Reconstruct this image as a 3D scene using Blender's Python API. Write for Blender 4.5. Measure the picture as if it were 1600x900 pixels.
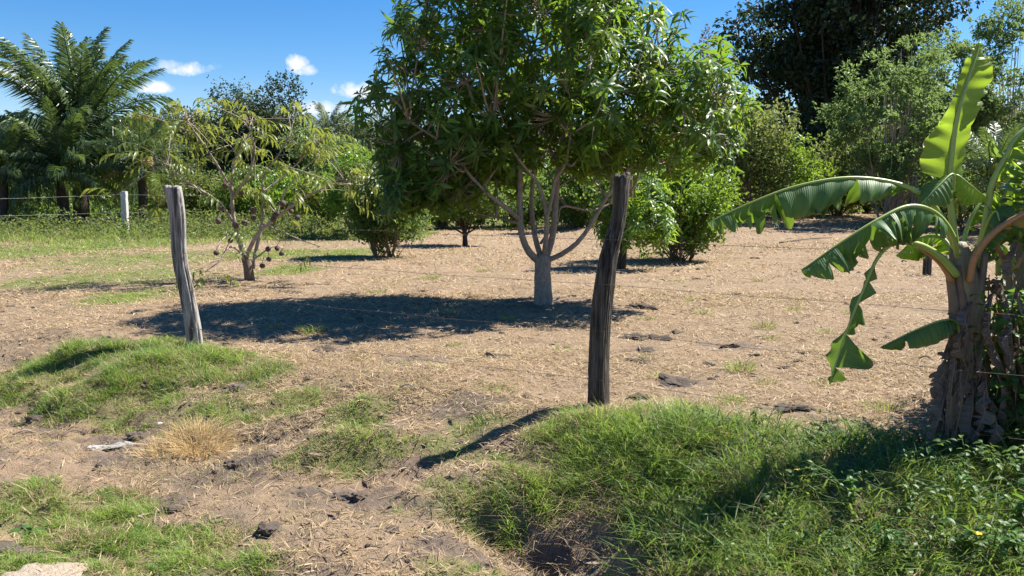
import bpy, math, random
import numpy as np
from mathutils import Vector, Matrix

for o in list(bpy.data.objects): bpy.data.objects.remove(o)
scene = bpy.context.scene
COL = scene.collection
rng = np.random.default_rng(7)
random.seed(7)
sin, cos, pi, rad = math.sin, math.cos, math.pi, math.radians

# ---------------------------------------------------------------- camera, sun, sky
F = 1305.0; H = 1.5; PITCH = math.atan2(135, F)
cam_d = bpy.data.cameras.new("camera"); cam = bpy.data.objects.new("camera", cam_d); COL.objects.link(cam)
cam.location = (0, 0, H); cam.rotation_euler = (pi/2 - PITCH, 0, 0)
cam_d.sensor_width = 36; cam_d.lens = F/1600*36; cam_d.clip_start = 0.05; cam_d.clip_end = 3000
scene.camera = cam
SUN_EL = rad(52); SUN_AZ = math.atan2(.91, .41)          # azimuth measured from +Y towards +X
SUNV = Vector((sin(SUN_AZ)*cos(SUN_EL), cos(SUN_AZ)*cos(SUN_EL), sin(SUN_EL)))
sd = bpy.data.lights.new("sun", 'SUN'); sun = bpy.data.objects.new("sun", sd); COL.objects.link(sun)
sd.energy = 5.0; sd.angle = rad(.5); sd.color = (1, .95, .86)
sun.rotation_euler = SUNV.to_track_quat('Z', 'Y').to_euler(); sun.location = (20, 10, 30)
scene.view_settings.view_transform = 'Standard'; scene.view_settings.look = 'None'
scene.view_settings.exposure = 1.32; scene.view_settings.gamma = 1
scene.cycles.max_bounces = 6; scene.cycles.transparent_max_bounces = 4
scene.cycles.diffuse_bounces = 3; scene.cycles.glossy_bounces = 2; scene.cycles.transmission_bounces = 3

def ray(px, py):
    x, y = (px-800)/F, (450-py)/F
    return np.array([x, cos(PITCH)+y*sin(PITCH), -sin(PITCH)+y*cos(PITCH)])
def W(px, py, Y):                                         # the point of that sight line at forward distance Y
    d = ray(px, py); return np.array([0, 0, H]) + d*(Y/d[1])

world = bpy.data.worlds.new("World"); scene.world = world; world.use_nodes = True
def build_world():
    nt = world.node_tree; N = nt.nodes; L = nt.links; N.clear()
    out = N.new('ShaderNodeOutputWorld'); bg = N.new('ShaderNodeBackground'); bg.inputs[1].default_value = .064
    sky = N.new('ShaderNodeTexSky'); sky.sky_type = 'NISHITA'; sky.sun_disc = False
    sky.sun_elevation = SUN_EL; sky.sun_rotation = SUN_AZ; sky.air_density = 1.0; sky.dust_density = .15; sky.ozone_density = 3.0
    sky.altitude = 100
    tc = N.new('ShaderNodeTexCoord'); sep = N.new('ShaderNodeSeparateXYZ'); L.new(tc.outputs['Generated'], sep.inputs[0])
    def m(op, a, b=None, c=None, clamp=False):
        n = N.new('ShaderNodeMath'); n.operation = op; n.use_clamp = clamp
        for i, v in enumerate((a, b, c)):
            if v is None: continue
            if isinstance(v, (int, float)): n.inputs[i].default_value = v
            else: L.new(v, n.inputs[i])
        return n.outputs[0]
    ysafe = m('MAXIMUM', sep.outputs[1], .05)
    ax = m('DIVIDE', sep.outputs[0], ysafe); el = m('DIVIDE', sep.outputs[2], ysafe)
    def noise(scale, det, rough=.6):
        n = N.new('ShaderNodeTexNoise'); n.inputs['Scale'].default_value = scale; n.inputs['Detail'].default_value = det
        n.inputs['Roughness'].default_value = rough
        cb = N.new('ShaderNodeCombineXYZ'); L.new(ax, cb.inputs[0]); L.new(el, cb.inputs[1]); L.new(cb.outputs[0], n.inputs['Vector'])
        return m('SUBTRACT', n.outputs[0], .5)
    n1, n2 = noise(26, 6, .65), noise(70, 4)
    total = None
    for (px, py, rx, ry, st) in [(300,108,38,15,1.),(268,103,40,10,.55),(240,139,30,11,1.),(462,102,20,15,1.),(478,112,20,10,.9),(552,143,42,16,1.),
                                 (500,172,58,17,.95),(40,128,32,12,.9),(8,113,30,15,1.),(470,180,40,12,.7),(620,170,60,14,.7)]:
        d = ray(px, py); a0, e0 = d[0]/d[1], d[2]/d[1]
        dx = m('MULTIPLY', m('ADD', m('SUBTRACT', ax, float(a0)), m('MULTIPLY', n2, .012)), F/rx)
        dy = m('MULTIPLY', m('SUBTRACT', el, float(e0)), F/ry)
        dy = m('MULTIPLY', dy, m('ADD', 1.0, m('MULTIPLY', m('LESS_THAN', dy, 0.), .45)))   # flatter undersides
        r2 = m('ADD', m('MULTIPLY', dx, dx), m('MULTIPLY', dy, dy))
        v = m('SUBTRACT', 1.0, r2); v = m('ADD', v, m('MULTIPLY', n1, 4.2)); v = m('ADD', v, m('MULTIPLY', n2, 1.6))
        v = m('MULTIPLY', m('MULTIPLY', v, .8, clamp=True), st)
        # nothing far outside its ellipse
        v = m('MULTIPLY', v, m('SUBTRACT', 1.7, m('MULTIPLY', r2, .62), clamp=True))
        total = v if total is None else m('MAXIMUM', total, v)
    total = m('MULTIPLY', total, m('GREATER_THAN', sep.outputs[1], .1))
    hsv = N.new('ShaderNodeHueSaturation'); hsv.inputs['Hue'].default_value = .507; L.new(m('ADD', 1.0, m('MULTIPLY', .42, m('MULTIPLY', sep.outputs[2], 7., clamp=True))), hsv.inputs['Saturation']); hsv.inputs['Value'].default_value = 1.0
    L.new(sky.outputs[0], hsv.inputs['Color'])
    mix = N.new('ShaderNodeMix'); mix.data_type = 'RGBA'; L.new(total, mix.inputs[0]); L.new(hsv.outputs[0], mix.inputs[6])
    mix.inputs[7].default_value = (6.6, 6.8, 7.2, 1)
    L.new(mix.outputs[2], bg.inputs[0]); L.new(bg.outputs[0], out.inputs[0])
build_world()

# ---------------------------------------------------------------- mesh helpers
def mk_mesh(name, V, T, mat=None, attrs=None, smooth=True):
    V = np.asarray(V, dtype=np.float32).reshape(-1, 3); T = np.asarray(T, dtype=np.int32).reshape(-1, 3)
    me = bpy.data.meshes.new(name); me.vertices.add(len(V)); me.vertices.foreach_set('co', V.ravel())
    me.loops.add(T.size); me.polygons.add(len(T)); me.loops.foreach_set('vertex_index', T.ravel())
    me.polygons.foreach_set('loop_start', np.arange(0, T.size, 3, dtype=np.int32))
    me.polygons.foreach_set('use_smooth', np.full(len(T), smooth, dtype=bool))
    for k, a in (attrs or {}).items():
        at = me.attributes.new(k, 'FLOAT', 'POINT'); at.data.foreach_set('value', np.asarray(a, dtype=np.float32).ravel())
    me.update(calc_edges=True)
    if mat: me.materials.append(mat)
    return me
def link(o, parent=None):
    COL.objects.link(o)
    if parent: o.parent = parent
    return o
def ob(name, me, parent=None, loc=None):
    o = bpy.data.objects.new(name, me)
    if loc is not None: o.location = loc
    return link(o, parent)
def tag(o, label=None, cat=None, group=None, kind=None):
    if label: o['label'] = label
    if cat: o['category'] = cat
    if group: o['group'] = group
    if kind: o['kind'] = kind
    return o
def thing(name, loc, label, cat, group=None):
    o = bpy.data.objects.new(name, None); o.location = loc; o.empty_display_size = .2
    return tag(link(o), label, cat, group)

class MB:
    def __init__(s): s.V = []; s.T = []; s.n = 0; s.A = {}
    def add(s, V, T, **attrs):
        V = np.asarray(V, float).reshape(-1, 3); s.V.append(V); s.T.append(np.asarray(T).reshape(-1, 3)+s.n); s.n += len(V)
        for k, a in attrs.items(): s.A.setdefault(k, []).append(np.broadcast_to(np.asarray(a, float), (len(V),)))
        return s
    def mesh(s, name, mat, smooth=True, org=(0, 0, 0)):
        return mk_mesh(name, np.concatenate(s.V)-np.asarray(org, float), np.concatenate(s.T), mat, {k: np.concatenate(a) for k, a in s.A.items()}, smooth)
    def obj(s, name, mat, parent=None, smooth=True, org=(0, 0, 0)):
        return ob(name, s.mesh(name, mat, smooth, org), parent)

def nrm(a): a = np.asarray(a, float); return a/np.maximum(np.linalg.norm(a, axis=-1, keepdims=True), 1e-9)
def gridtris(r, c, wrap=False):
    i, j = np.meshgrid(np.arange(r-1), np.arange(c if wrap else c-1), indexing='ij'); j2 = (j+1) % c
    a, b, d, e = i*c+j, i*c+j2, (i+1)*c+j2, (i+1)*c+j
    return np.stack([np.stack([a, b, d], -1), np.stack([a, d, e], -1)], -2).reshape(-1, 3)
def smooth_path(P, n):
    P = np.asarray(P, float); k = len(P)
    if k == 2: t = np.linspace(0, 1, n)[:, None]; return P[0]*(1-t)+P[1]*t
    Q = np.vstack([2*P[0]-P[1], P, 2*P[-1]-P[-2]]); out = []
    for u in np.linspace(0, k-1-1e-6, n):
        i = int(u); t = u-i; p0, p1, p2, p3 = Q[i:i+4]
        out.append(.5*((2*p1)+(-p0+p2)*t+(2*p0-5*p1+4*p2-p3)*t*t+(-p0+3*p1-3*p2+p3)*t**3))
    return np.array(out)
def frames(P):
    T = nrm(np.gradient(P, axis=0)); r = np.array([1., 0, 0]) if abs(T[0][0]) < .8 else np.array([0, 1., 0])
    A = []; a = r
    for t in T: a = nrm(a - t*np.dot(a, t)); A.append(a)
    A = np.array(A); return T, A, np.cross(T, A)
def tube(P, R, n=7, cap=True, rough=0.):
    P = np.asarray(P, float); T, A, B = frames(P); R = np.broadcast_to(np.asarray(R, float), (len(P),))
    th = np.linspace(0, 2*pi, n, endpoint=False)
    rr = R[:, None]*(1+rough*rng.normal(size=(len(P), n)))
    V = P[:, None]+rr[..., None]*(A[:, None]*np.cos(th)[None, :, None]+B[:, None]*np.sin(th)[None, :, None])
    V = V.reshape(-1, 3); Tr = gridtris(len(P), n, True)
    if cap:
        k = len(V); V = np.vstack([V, P[-1:]+T[-1]*R[-1]*.3, P[:1]])
        e = (len(P)-1)*n; j = np.arange(n)
        Tr = np.vstack([Tr, np.stack([e+j, e+(j+1) % n, np.full(n, k)], -1), np.stack([(j+1) % n, j, np.full(n, k+1)], -1)])
    return V, Tr
def scatter(tpl, P, D, U, S, c=None):
    """copies of a leaf template (x forward, y sideways, z up) at P along D with upper side U"""
    tv, tt = tpl; P = np.asarray(P, float); D = nrm(D); Sd = nrm(np.cross(U, D)); N = np.cross(D, Sd)
    S = np.asarray(S, float); S = S[:, None]*np.ones(3) if S.ndim == 1 else S
    V = P[:, None]+(tv[None, :, 0:1]*S[:, None, 0:1])*D[:, None]+(tv[None, :, 1:2]*S[:, None, 1:2])*Sd[:, None]+(tv[None, :, 2:3]*S[:, None, 2:3])*N[:, None]
    n, k = len(P), len(tv)
    T = (tt[None]+(np.arange(n)*k)[:, None, None]).reshape(-1, 3)
    c = rng.random(n) if c is None else c
    return V.reshape(-1, 3), T, np.repeat(c, k)
def lance(rows=5, w=.13, droop=.35, fold=.03, prof=None):
    t = np.linspace(0, 1, rows); wd = w*np.sin(pi*np.clip(t, 0, 1)**.8)**.8 if prof is None else w*np.array(prof)
    V = []; T = []
    for i in range(rows):
        z = -droop*t[i]**2; x = t[i]*(1-.25*droop*t[i])
        V += [(x, wd[i], z+fold*wd[i]/w), (x, 0, z), (x, -wd[i], z+fold*wd[i]/w)]
    for i in range(rows-1):
        a = i*3
        for q in (0, 1): T += [(a+q, a+q+1, a+q+4), (a+q, a+q+4, a+q+3)]
    return np.array(V), np.array(T)
DIAMOND = (np.array([(0, 0, 0), (.5, .3, .05), (1, 0, -.12), (.5, -.3, .05), (.5, 0, 0)]), np.array([(0, 4, 1), (1, 4, 2), (2, 4, 3), (3, 4, 0)]))
DIAM2 = (np.array([(0, 0, 0), (.5, .3, .06), (1, 0, -.1), (.5, -.3, .06)]), np.array([(0, 2, 1), (0, 3, 2)]))
def sprig(n, spread, leaf, seed):
    """a small spray of n leaves in one template"""
    r = np.random.default_rng(seed); mb = MB()
    d = nrm(r.normal(size=(n, 3))*[.8, spread, spread]+[.5, 0, 0]); p = r.random((n, 1))*np.array([[.7, 0, 0]])+r.normal(size=(n, 3))*.06
    s = r.uniform(.34, .6, n); V, T, _ = scatter(leaf, p, d, nrm(r.normal(size=(n, 3))*.5+[0, 0, 1]), s); return V, T
def rand_dirs(n, r=rng): return nrm(r.normal(size=(n, 3)))

# value noise (for terrain and masks)
def vnoise(x, y, s, seed=0):
    x = np.asarray(x, float)*s+seed*17.3; y = np.asarray(y, float)*s-seed*9.1
    xi = np.floor(x).astype(int); yi = np.floor(y).astype(int); fx = x-xi; fy = y-yi
    fx = fx*fx*(3-2*fx); fy = fy*fy*(3-2*fy)
    def h(a, b):
        n = (a*374761393+b*668265263+seed*1442695) & 0x7fffffff; n = ((n ^ (n >> 13))*1274126177) & 0x7fffffff
        return ((n ^ (n >> 16)) & 0xffff)/65535.
    return (h(xi, yi)*(1-fx)+h(xi+1, yi)*fx)*(1-fy)+(h(xi, yi+1)*(1-fx)+h(xi+1, yi+1)*fx)*fy
def sstep(a, b, x): t = np.clip((np.asarray(x, float)-a)/(b-a), 0, 1); return t*t*(3-2*t)

# ---------------------------------------------------------------- terrain
PA = np.array([.64, 6.15]); FT = np.array([-.852, .523]); FN = np.array([-.523, -.852])   # fence foot, along it, towards the road
BUMPS = []          # (x, y, rx, ry, h) filled below, before any use that needs them
def uof(x, y): return (x-PA[0])*FN[0]+(y-PA[1])*FN[1]
def zof(x, y):
    x = np.asarray(x, float); y = np.asarray(y, float)
    u = uof(x, y); s = (x-PA[0])*FT[0]+(y-PA[1])*FT[1]
    led = 1.5+.32*(vnoise(s, 0*s, .9, 3)-.5)+.2*(vnoise(s, 0*s, 3.1, 4)-.5)+.12*(vnoise(x, y, 7, 5)-.5)
    led = led+.5*sstep(.9, -1.9, s)                    # the bank reaches further out on the right
    z = -.28*sstep(0., 1.5, u)-(.07+.07*sstep(.4, -.3, s)*sstep(-1.6, -.9, s)+.05*sstep(2.6, 3.2, s))*sstep(led-.13, led+.1, u)+.05*sstep(2.0, 2.6, u)
    near = sstep(-12, -.5, u)
    z = z+(vnoise(x, y, .45, 1)-.5)*.10*sstep(30, 8, y)+(vnoise(x, y, 1.7, 2)-.5)*(.025+.10*sstep(-.3, .7, u))
    z = z+(vnoise(x, y, 5.2, 6)-.5)*(.012+.065*sstep(-.1, 1.0, u))*near+(vnoise(x, y, 17., 7)-.5)*(.008+.045*sstep(.6, 1.5, u))*near
    z = z+.95*sstep(17, 44, y)*sstep(0, 9, x)
    for bx, by, rx, ry, h in BUMPS: z = z+h*np.exp(-(((x-bx)/rx)**2+((y-by)/ry)**2))
    return z
def G(px, py, it=0):
    d = ray(px, py); lo = 1.5; o = np.array([0, 0, H]); Y = lo
    while Y < 150:
        p = o+d*(Y/d[1])
        if p[2] <= zof(p[0], p[1]): break
        lo = Y; Y *= 1.01
    hi = Y
    for _ in range(18):
        mid = (lo+hi)/2; p = o+d*(mid/d[1])
        if p[2] <= zof(p[0], p[1]): hi = mid
        else: lo = mid
    p = o+d*(hi/d[1]); p[2] = zof(p[0], p[1]); return p
for (px, py, rx, ry, h) in [(935, 690, .75, .3, .16), (1060, 705, .5, .3, .1), (840, 760, .8, .25, .1), (1200, 760, .8, .4, .1), (270, 575, .7, .35, .12), (120, 560, .4, .2, .12),
                            (170, 620, .5, .25, .1), (540, 705, .6, .2, .1), (560, 640, .4, .2, .06), (310, 690, .3, .2, .08), (1350, 830, .8, .4, .08)]:
    p = G(px, py); BUMPS.append((p[0], p[1], rx, ry, h))

for (px, py, rx, ry, h) in [(890, 850, .42, .17, -.2), (770, 822, .3, .12, -.1), (1000, 880, .3, .12, -.1)]:
    p = G(px, py); BUMPS.append((p[0], p[1], rx, ry, h))
# green patches: screen ellipse turned into a world ellipse on the ground: (x, y, rx, ry, blade height, density, tint)
def patch(px, py, rx, ry, h, dens, tint=.5):
    c = G(px, py); a = G(px-rx, py); b = G(px+rx, py); u = G(px, py-ry); d = G(px, py+ry)
    return (c[0], c[1], max(.05, abs(b[0]-a[0])/2), max(.05, abs(u[1]-d[1])/2), h, dens, tint)
GREEN = [patch(*a) for a in [
    (205,464,72,13,.06,5850,.75),(190,432,140,16,.06,1950,.6),(60,442,60,8,.06,1560,.5),(225,405,140,14,.07,1950,.55),(450,422,45,9,.08,3510,.6),(540,396,60,8,.08,2730,.6),(70,392,110,14,.12,1950,.5),
    (215,378,110,10,.12,2730,.55),(430,398,80,8,.1,1950,.5),(420,345,200,12,.12,250,.5),
    (115,542,42,18,.17,2400,.25),(60,580,75,24,.13,2600,.45),(265,575,100,42,.17,3800,.45),(170,612,90,34,.15,3400,.5),(25,605,40,25,.13,2600,.7),(395,590,60,24,.15,2600,.6),(340,645,65,28,.12,2200,.4),
    (450,632,55,22,.12,2200,.4),(560,645,48,26,.13,3000,.45),(545,715,105,32,.15,3800,.4),(240,545,60,16,.15,2500,.5),
    (960,685,180,48,.21,5200,.55),(1075,700,80,45,.18,4200,.6),(830,768,180,42,.17,5000,.45),(1030,760,90,40,.18,5000,.5),(1190,735,130,40,.2,4200,.45),(1240,800,250,70,.18,3800,.6),(760,660,60,26,.14,1800,.45),
    (1480,770,160,50,.2,3000,.3),(1350,860,280,60,.17,3200,.65),(1560,850,90,60,.18,3000,.6),(1100,850,120,45,.16,2600,.5),(700,700,60,20,.1,800,.5),
    (40,780,85,28,.11,6500,.45),(140,815,120,34,.12,8000,.5),(110,855,130,35,.11,8000,.5),(310,865,110,40,.12,8000,.55),(230,885,120,30,.11,7500,.55),(420,890,50,16,.1,2500,.55),(715,892,60,16,.1,2200,.7),(200,770,30,12,.08,1500,.5),(70,806,100,26,.1,6500,.55),(180,850,130,32,.1,6500,.5),(280,880,130,28,.1,6000,.55),(360,888,90,18,.1,5000,.5)]]
SOIL = [patch(*a)[:4] for a in [(560,775,60,16,0,0),(470,770,30,12,0,0),(700,790,90,16,0,0),(880,800,110,24,0,0),(720,862,90,18,0,0),(200,690,70,18,0,0),(60,650,50,18,0,0),(375,605,24,12,0,0),
    (360,740,90,26,0,0),(210,725,60,16,0,0),(250,790,60,20,0,0),(420,825,60,14,0,0),(850,472,90,16,0,0),(1000,545,60,8,0,0),(1060,600,60,8,0,0),(1390,700,90,22,0,0),(40,880,70,30,0,0),(730,640,60,24,0,0),(640,560,60,10,0,0),(520,548,40,8,0,0),(1150,540,80,10,0,0),(1230,640,60,14,0,0)]]
HOLE = [patch(*a)[:4] for a in [(885,838,80,26,0,0),(765,818,50,16,0,0),(1000,880,40,14,0,0)]]
SOIL = SOIL+HOLE
def emask(L, x, y):
    m = np.zeros_like(np.asarray(x, float))
    for e in L:
        r = np.sqrt(((x-e[0])/e[2])**2+((y-e[1])/e[3])**2)+.9*(vnoise(x, y, 3.2, 71)-.5)+.5*(vnoise(x, y, 9, 72)-.5); m = np.maximum(m, sstep(1.25, .55, r))
    return m

# ---------------------------------------------------------------- materials
def mat(name):
    m = bpy.data.materials.new(name); m.use_nodes = True; nt = m.node_tree; b = nt.nodes['Principled BSDF']; return m, nt, nt.nodes, nt.links, b
def rgbmix(N, L, f, a, b):
    n = N.new('ShaderNodeMix'); n.data_type = 'RGBA'
    if isinstance(f, (int, float)): n.inputs[0].default_value = f
    else: L.new(f, n.inputs[0])
    for i, v in ((6, a), (7, b)):
        if isinstance(v, tuple): n.inputs[i].default_value = (*v, 1) if len(v) == 3 else v
        else: L.new(v, n.inputs[i])
    return n.outputs[2]
def attr(N, name): n = N.new('ShaderNodeAttribute'); n.attribute_name = name; return n.outputs['Fac']
def noise(N, L, scale, det=4, rough=.6, vec=None, obj=True):
    n = N.new('ShaderNodeTexNoise'); n.inputs['Scale'].default_value = scale; n.inputs['Detail'].default_value = det; n.inputs['Roughness'].default_value = rough
    if vec is None: vec = N.new('ShaderNodeTexCoord').outputs['Object']
    L.new(vec, n.inputs['Vector']); return n.outputs[0]
def ramp(N, L, f, stops):
    n = N.new('ShaderNodeValToRGB'); L.new(f, n.inputs[0]); e = n.color_ramp.elements
    while len(e) < len(stops): e.new(.5)
    for i, (p, c) in enumerate(stops): e[i].position = p; e[i].color = (*c, 1) if len(c) == 3 else c
    return n.outputs[0]
def mathn(N, L, op, a, b=0., clamp=False):
    n = N.new('ShaderNodeMath'); n.operation = op; n.use_clamp = clamp
    for i, v in ((0, a), (1, b)):
        if isinstance(v, (int, float)): n.inputs[i].default_value = v
        else: L.new(v, n.inputs[i])
    return n.outputs[0]
def bump(N, L, b, h, dist, st=1.):
    n = N.new('ShaderNodeBump'); n.inputs['Distance'].default_value = dist; n.inputs['Strength'].default_value = st
    L.new(h, n.inputs['Height']); L.new(n.outputs[0], b.inputs['Normal']); return n
def leafmat(name, a, b, tr, tw=.4, rough=.45, spec=.5, var=None):
    m, nt, N, L, p = mat(name); c = rgbmix(N, L, attr(N, 'c'), a, b)
    oi = N.new('ShaderNodeObjectInfo')
    hs = N.new('ShaderNodeHueSaturation'); L.new(c, hs.inputs['Color']); L.new(mathn(N, L, 'MULTIPLY_ADD', oi.outputs['Random'], .3), hs.inputs['Value'])
    hs.inputs['Value'].links[0].from_node.inputs[2].default_value = .85
    c = hs.outputs[0]
    L.new(c, p.inputs['Base Color']); p.inputs['Roughness'].default_value = rough; p.inputs['Specular IOR Level'].default_value = spec
    t = N.new('ShaderNodeBsdfTranslucent'); tc = rgbmix(N, L, .65, c, tr); L.new(tc, t.inputs[0])
    mx = N.new('ShaderNodeMixShader'); mx.inputs[0].default_value = tw; L.new(p.outputs[0], mx.inputs[1]); L.new(t.outputs[0], mx.inputs[2])
    L.new(mx.outputs[0], N['Material Output'].inputs[0]); return m
M = {}
M['mango'] = leafmat('mango_leaf', (.03, .082, .018), (.07, .155, .028), (.32, .5, .035), .44, .42, .42)
M['mangoyoung'] = leafmat('young_mango_leaf', (.07, .15, .022), (.15, .22, .035), (.45, .6, .05), .46, .42, .42)
M['citrus'] = leafmat('citrus_leaf', (.065, .145, .022), (.13, .24, .035), (.4, .56, .05), .46, .4, .5)
M['soursop'] = leafmat('soursop_leaf', (.06, .11, .02), (.14, .18, .035), (.42, .46, .06), .4, .42, .5)
M['dark'] = leafmat('dark_leaf', (.014, .028, .014), (.035, .06, .022), (.08, .14, .03), .22, .5, .4)
M['green'] = leafmat('green_leaf', (.045, .095, .022), (.1, .17, .035), (.3, .44, .06), .46, .45, .5)
M['olive'] = leafmat('olive_leaf', (.07, .105, .032), (.14, .18, .055), (.36, .42, .09), .46, .5, .4)
M['grey'] = leafmat('grey_green_leaf', (.065, .09, .05), (.13, .155, .085), (.28, .33, .12), .42, .5, .4)
M['brownleaf'] = leafmat('brown_leaf', (.1, .08, .045), (.18, .12, .05), (.3, .2, .08), .3, .6, .3)
M['goldstraw'] = leafmat('gold_straw', (.46, .32, .15), (.68, .52, .28), (.75, .55, .25), .45, .55, .3)
M['deadleaf'] = leafmat('fallen_leaf', (.13, .085, .055), (.34, .25, .17), (.3, .2, .1), .1, .7, .3)
M['orange'] = leafmat('orange_leaf', (.3, .15, .03), (.4, .22, .04), (.5, .3, .06), .35, .6, .3)
M['feather'] = leafmat('feathery_leaf', (.065, .12, .04), (.13, .2, .065), (.32, .44, .12), .48, .5, .4)
M['palm'] = leafmat('palm_leaf', (.03, .065, .03), (.07, .12, .04), (.22, .32, .05), .32, .38, .6)
M['palmlime'] = leafmat('palm_lime_leaf', (.09, .14, .03), (.16, .22, .04), (.4, .45, .06), .4, .42, .5)
M['palmdry'] = leafmat('palm_dry_leaf', (.2, .15, .05), (.32, .24, .07), (.45, .35, .1), .35, .5, .4)
M['grass'] = leafmat('grass_blade', (.085, .18, .03), (.25, .34, .07), (.42, .56, .09), .48, .45, .4)
M['weed'] = leafmat('weed_leaf', (.04, .10, .025), (.12, .2, .04), (.3, .42, .06), .4, .52, .4)
M['straw'] = leafmat('straw_blade', (.25, .178, .1), (.51, .392, .238), (.56, .42, .22), .26, .6, .3)
M['vine'] = leafmat('vine_leaf', (.03, .09, .02), (.07, .16, .03), (.25, .42, .05), .38, .5, .4)

def bark(name, a, b, scale=18, stretch=.25, bmp=.01, rough=.85):
    m, nt, N, L, p = mat(name); mp = N.new('ShaderNodeMapping'); mp.inputs['Scale'].default_value = (1, 1, stretch)
    L.new(N.new('ShaderNodeTexCoord').outputs['Object'], mp.inputs[0])
    n = noise(N, L, scale, 6, .65, mp.outputs[0]); c = ramp(N, L, n, [(.32, a), (.68, b)])
    n2 = noise(N, L, 3.2, 3); c = rgbmix(N, L, mathn(N, L, 'MULTIPLY', n2, .5), c, tuple(x*.6 for x in a))
    L.new(c, p.inputs['Base Color']); p.inputs['Roughness'].default_value = rough; p.inputs['Specular IOR Level'].default_value = .25
    bump(N, L, p, n, bmp); return m
M['mangobark'] = bark('mango_bark', (.19, .155, .12), (.4, .34, .275), 26, .5, .006)
M['darkbark'] = bark('dark_bark', (.03, .024, .02), (.09, .07, .055), 18, .3, .012)
M['palebark'] = bark('pale_bark', (.24, .19, .15), (.48, .41, .34), 30, .5, .006)
M['brownbark'] = bark('brown_bark', (.1, .075, .055), (.24, .18, .13), 20, .4, .01)
def woodmat(name, a, b, c):
    m, nt, N, L, p = mat(name); mp = N.new('ShaderNodeMapping'); mp.inputs['Scale'].default_value = (1, 1, .06)
    L.new(N.new('ShaderNodeTexCoord').outputs['Object'], mp.inputs[0])
    n = noise(N, L, 75, 8, .7, mp.outputs[0]); n2 = noise(N, L, 22, 5, .6, mp.outputs[0]); n3 = noise(N, L, 5, 4, .6)
    col = ramp(N, L, n, [(.3, a), (.5, b), (.72, c)]); col = rgbmix(N, L, ramp(N, L, n2, [(.38, (1, 1, 1)), (.52, (0, 0, 0))]), col, tuple(x*.35 for x in a))
    col = rgbmix(N, L, mathn(N, L, 'MULTIPLY', ramp(N, L, n3, [(.42, (0, 0, 0)), (.66, (1, 1, 1))]), .35), col, (.16, .13, .09))
    L.new(col, p.inputs['Base Color']); p.inputs['Roughness'].default_value = .9; p.inputs['Specular IOR Level'].default_value = .2
    bump(N, L, p, mathn(N, L, 'ADD', n, n2), .012); return m
M['postgrey'] = woodmat('grey_weathered_wood', (.17, .155, .14), (.36, .34, .31), (.56, .54, .5))
M['postdark'] = woodmat('shade_dark_weathered_wood', (.03, .026, .023), (.075, .066, .058), (.22, .2, .175))  # the near right post's shaded side is put into this wood colour
def plain(name, col, rough=.6, metal=0., nscale=20, amt=.3, dark=(.1, .08, .06), bmp=.003):
    m, nt, N, L, p = mat(name); n = noise(N, L, nscale, 5)
    c = rgbmix(N, L, mathn(N, L, 'MULTIPLY', ramp(N, L, n, [(.35, (0, 0, 0)), (.7, (1, 1, 1))]), amt), col, dark); L.new(c, p.inputs['Base Color'])
    p.inputs['Roughness'].default_value = rough; p.inputs['Metallic'].default_value = metal; bump(N, L, p, n, bmp); return m
M['wire'] = plain('rusty_wire', (.16, .13, .11), .5, .6, 40, .6, (.14, .07, .04), .0005)
M['wirebright'] = plain('galvanised_wire', (.5, .5, .5), .4, .7, 40, .3, (.2, .14, .1), .0005)
M['concrete'] = plain('pale_concrete', (.5, .48, .44), .85, 0, 12, .4, (.28, .26, .23), .004)
M['soilclod'] = plain('dark_soil', (.13, .097, .073), .95, 0, 30, .6, (.24, .185, .14), .012)
M['dung'] = plain('dry_crust', (.13, .098, .075), .95, 0, 26, .7, (.05, .038, .03), .016)
M['stone'] = plain('pale_stone', (.4, .32, .235), .9, 0, 9, .6, (.2, .15, .11), .02)
M['plastic'] = plain('white_plastic', (.75, .75, .73), .4, 0, 15, .15, (.5, .5, .48), .004)
M['fruit'] = plain('dark_fruit', (.07, .045, .035), .7, 0, 40, .6, (.16, .11, .08), .006)
M['petal'] = plain('yellow_petal', (.75, .5, .03), .5, 0, 10, .2, (.6, .3, .02), .001)

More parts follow.
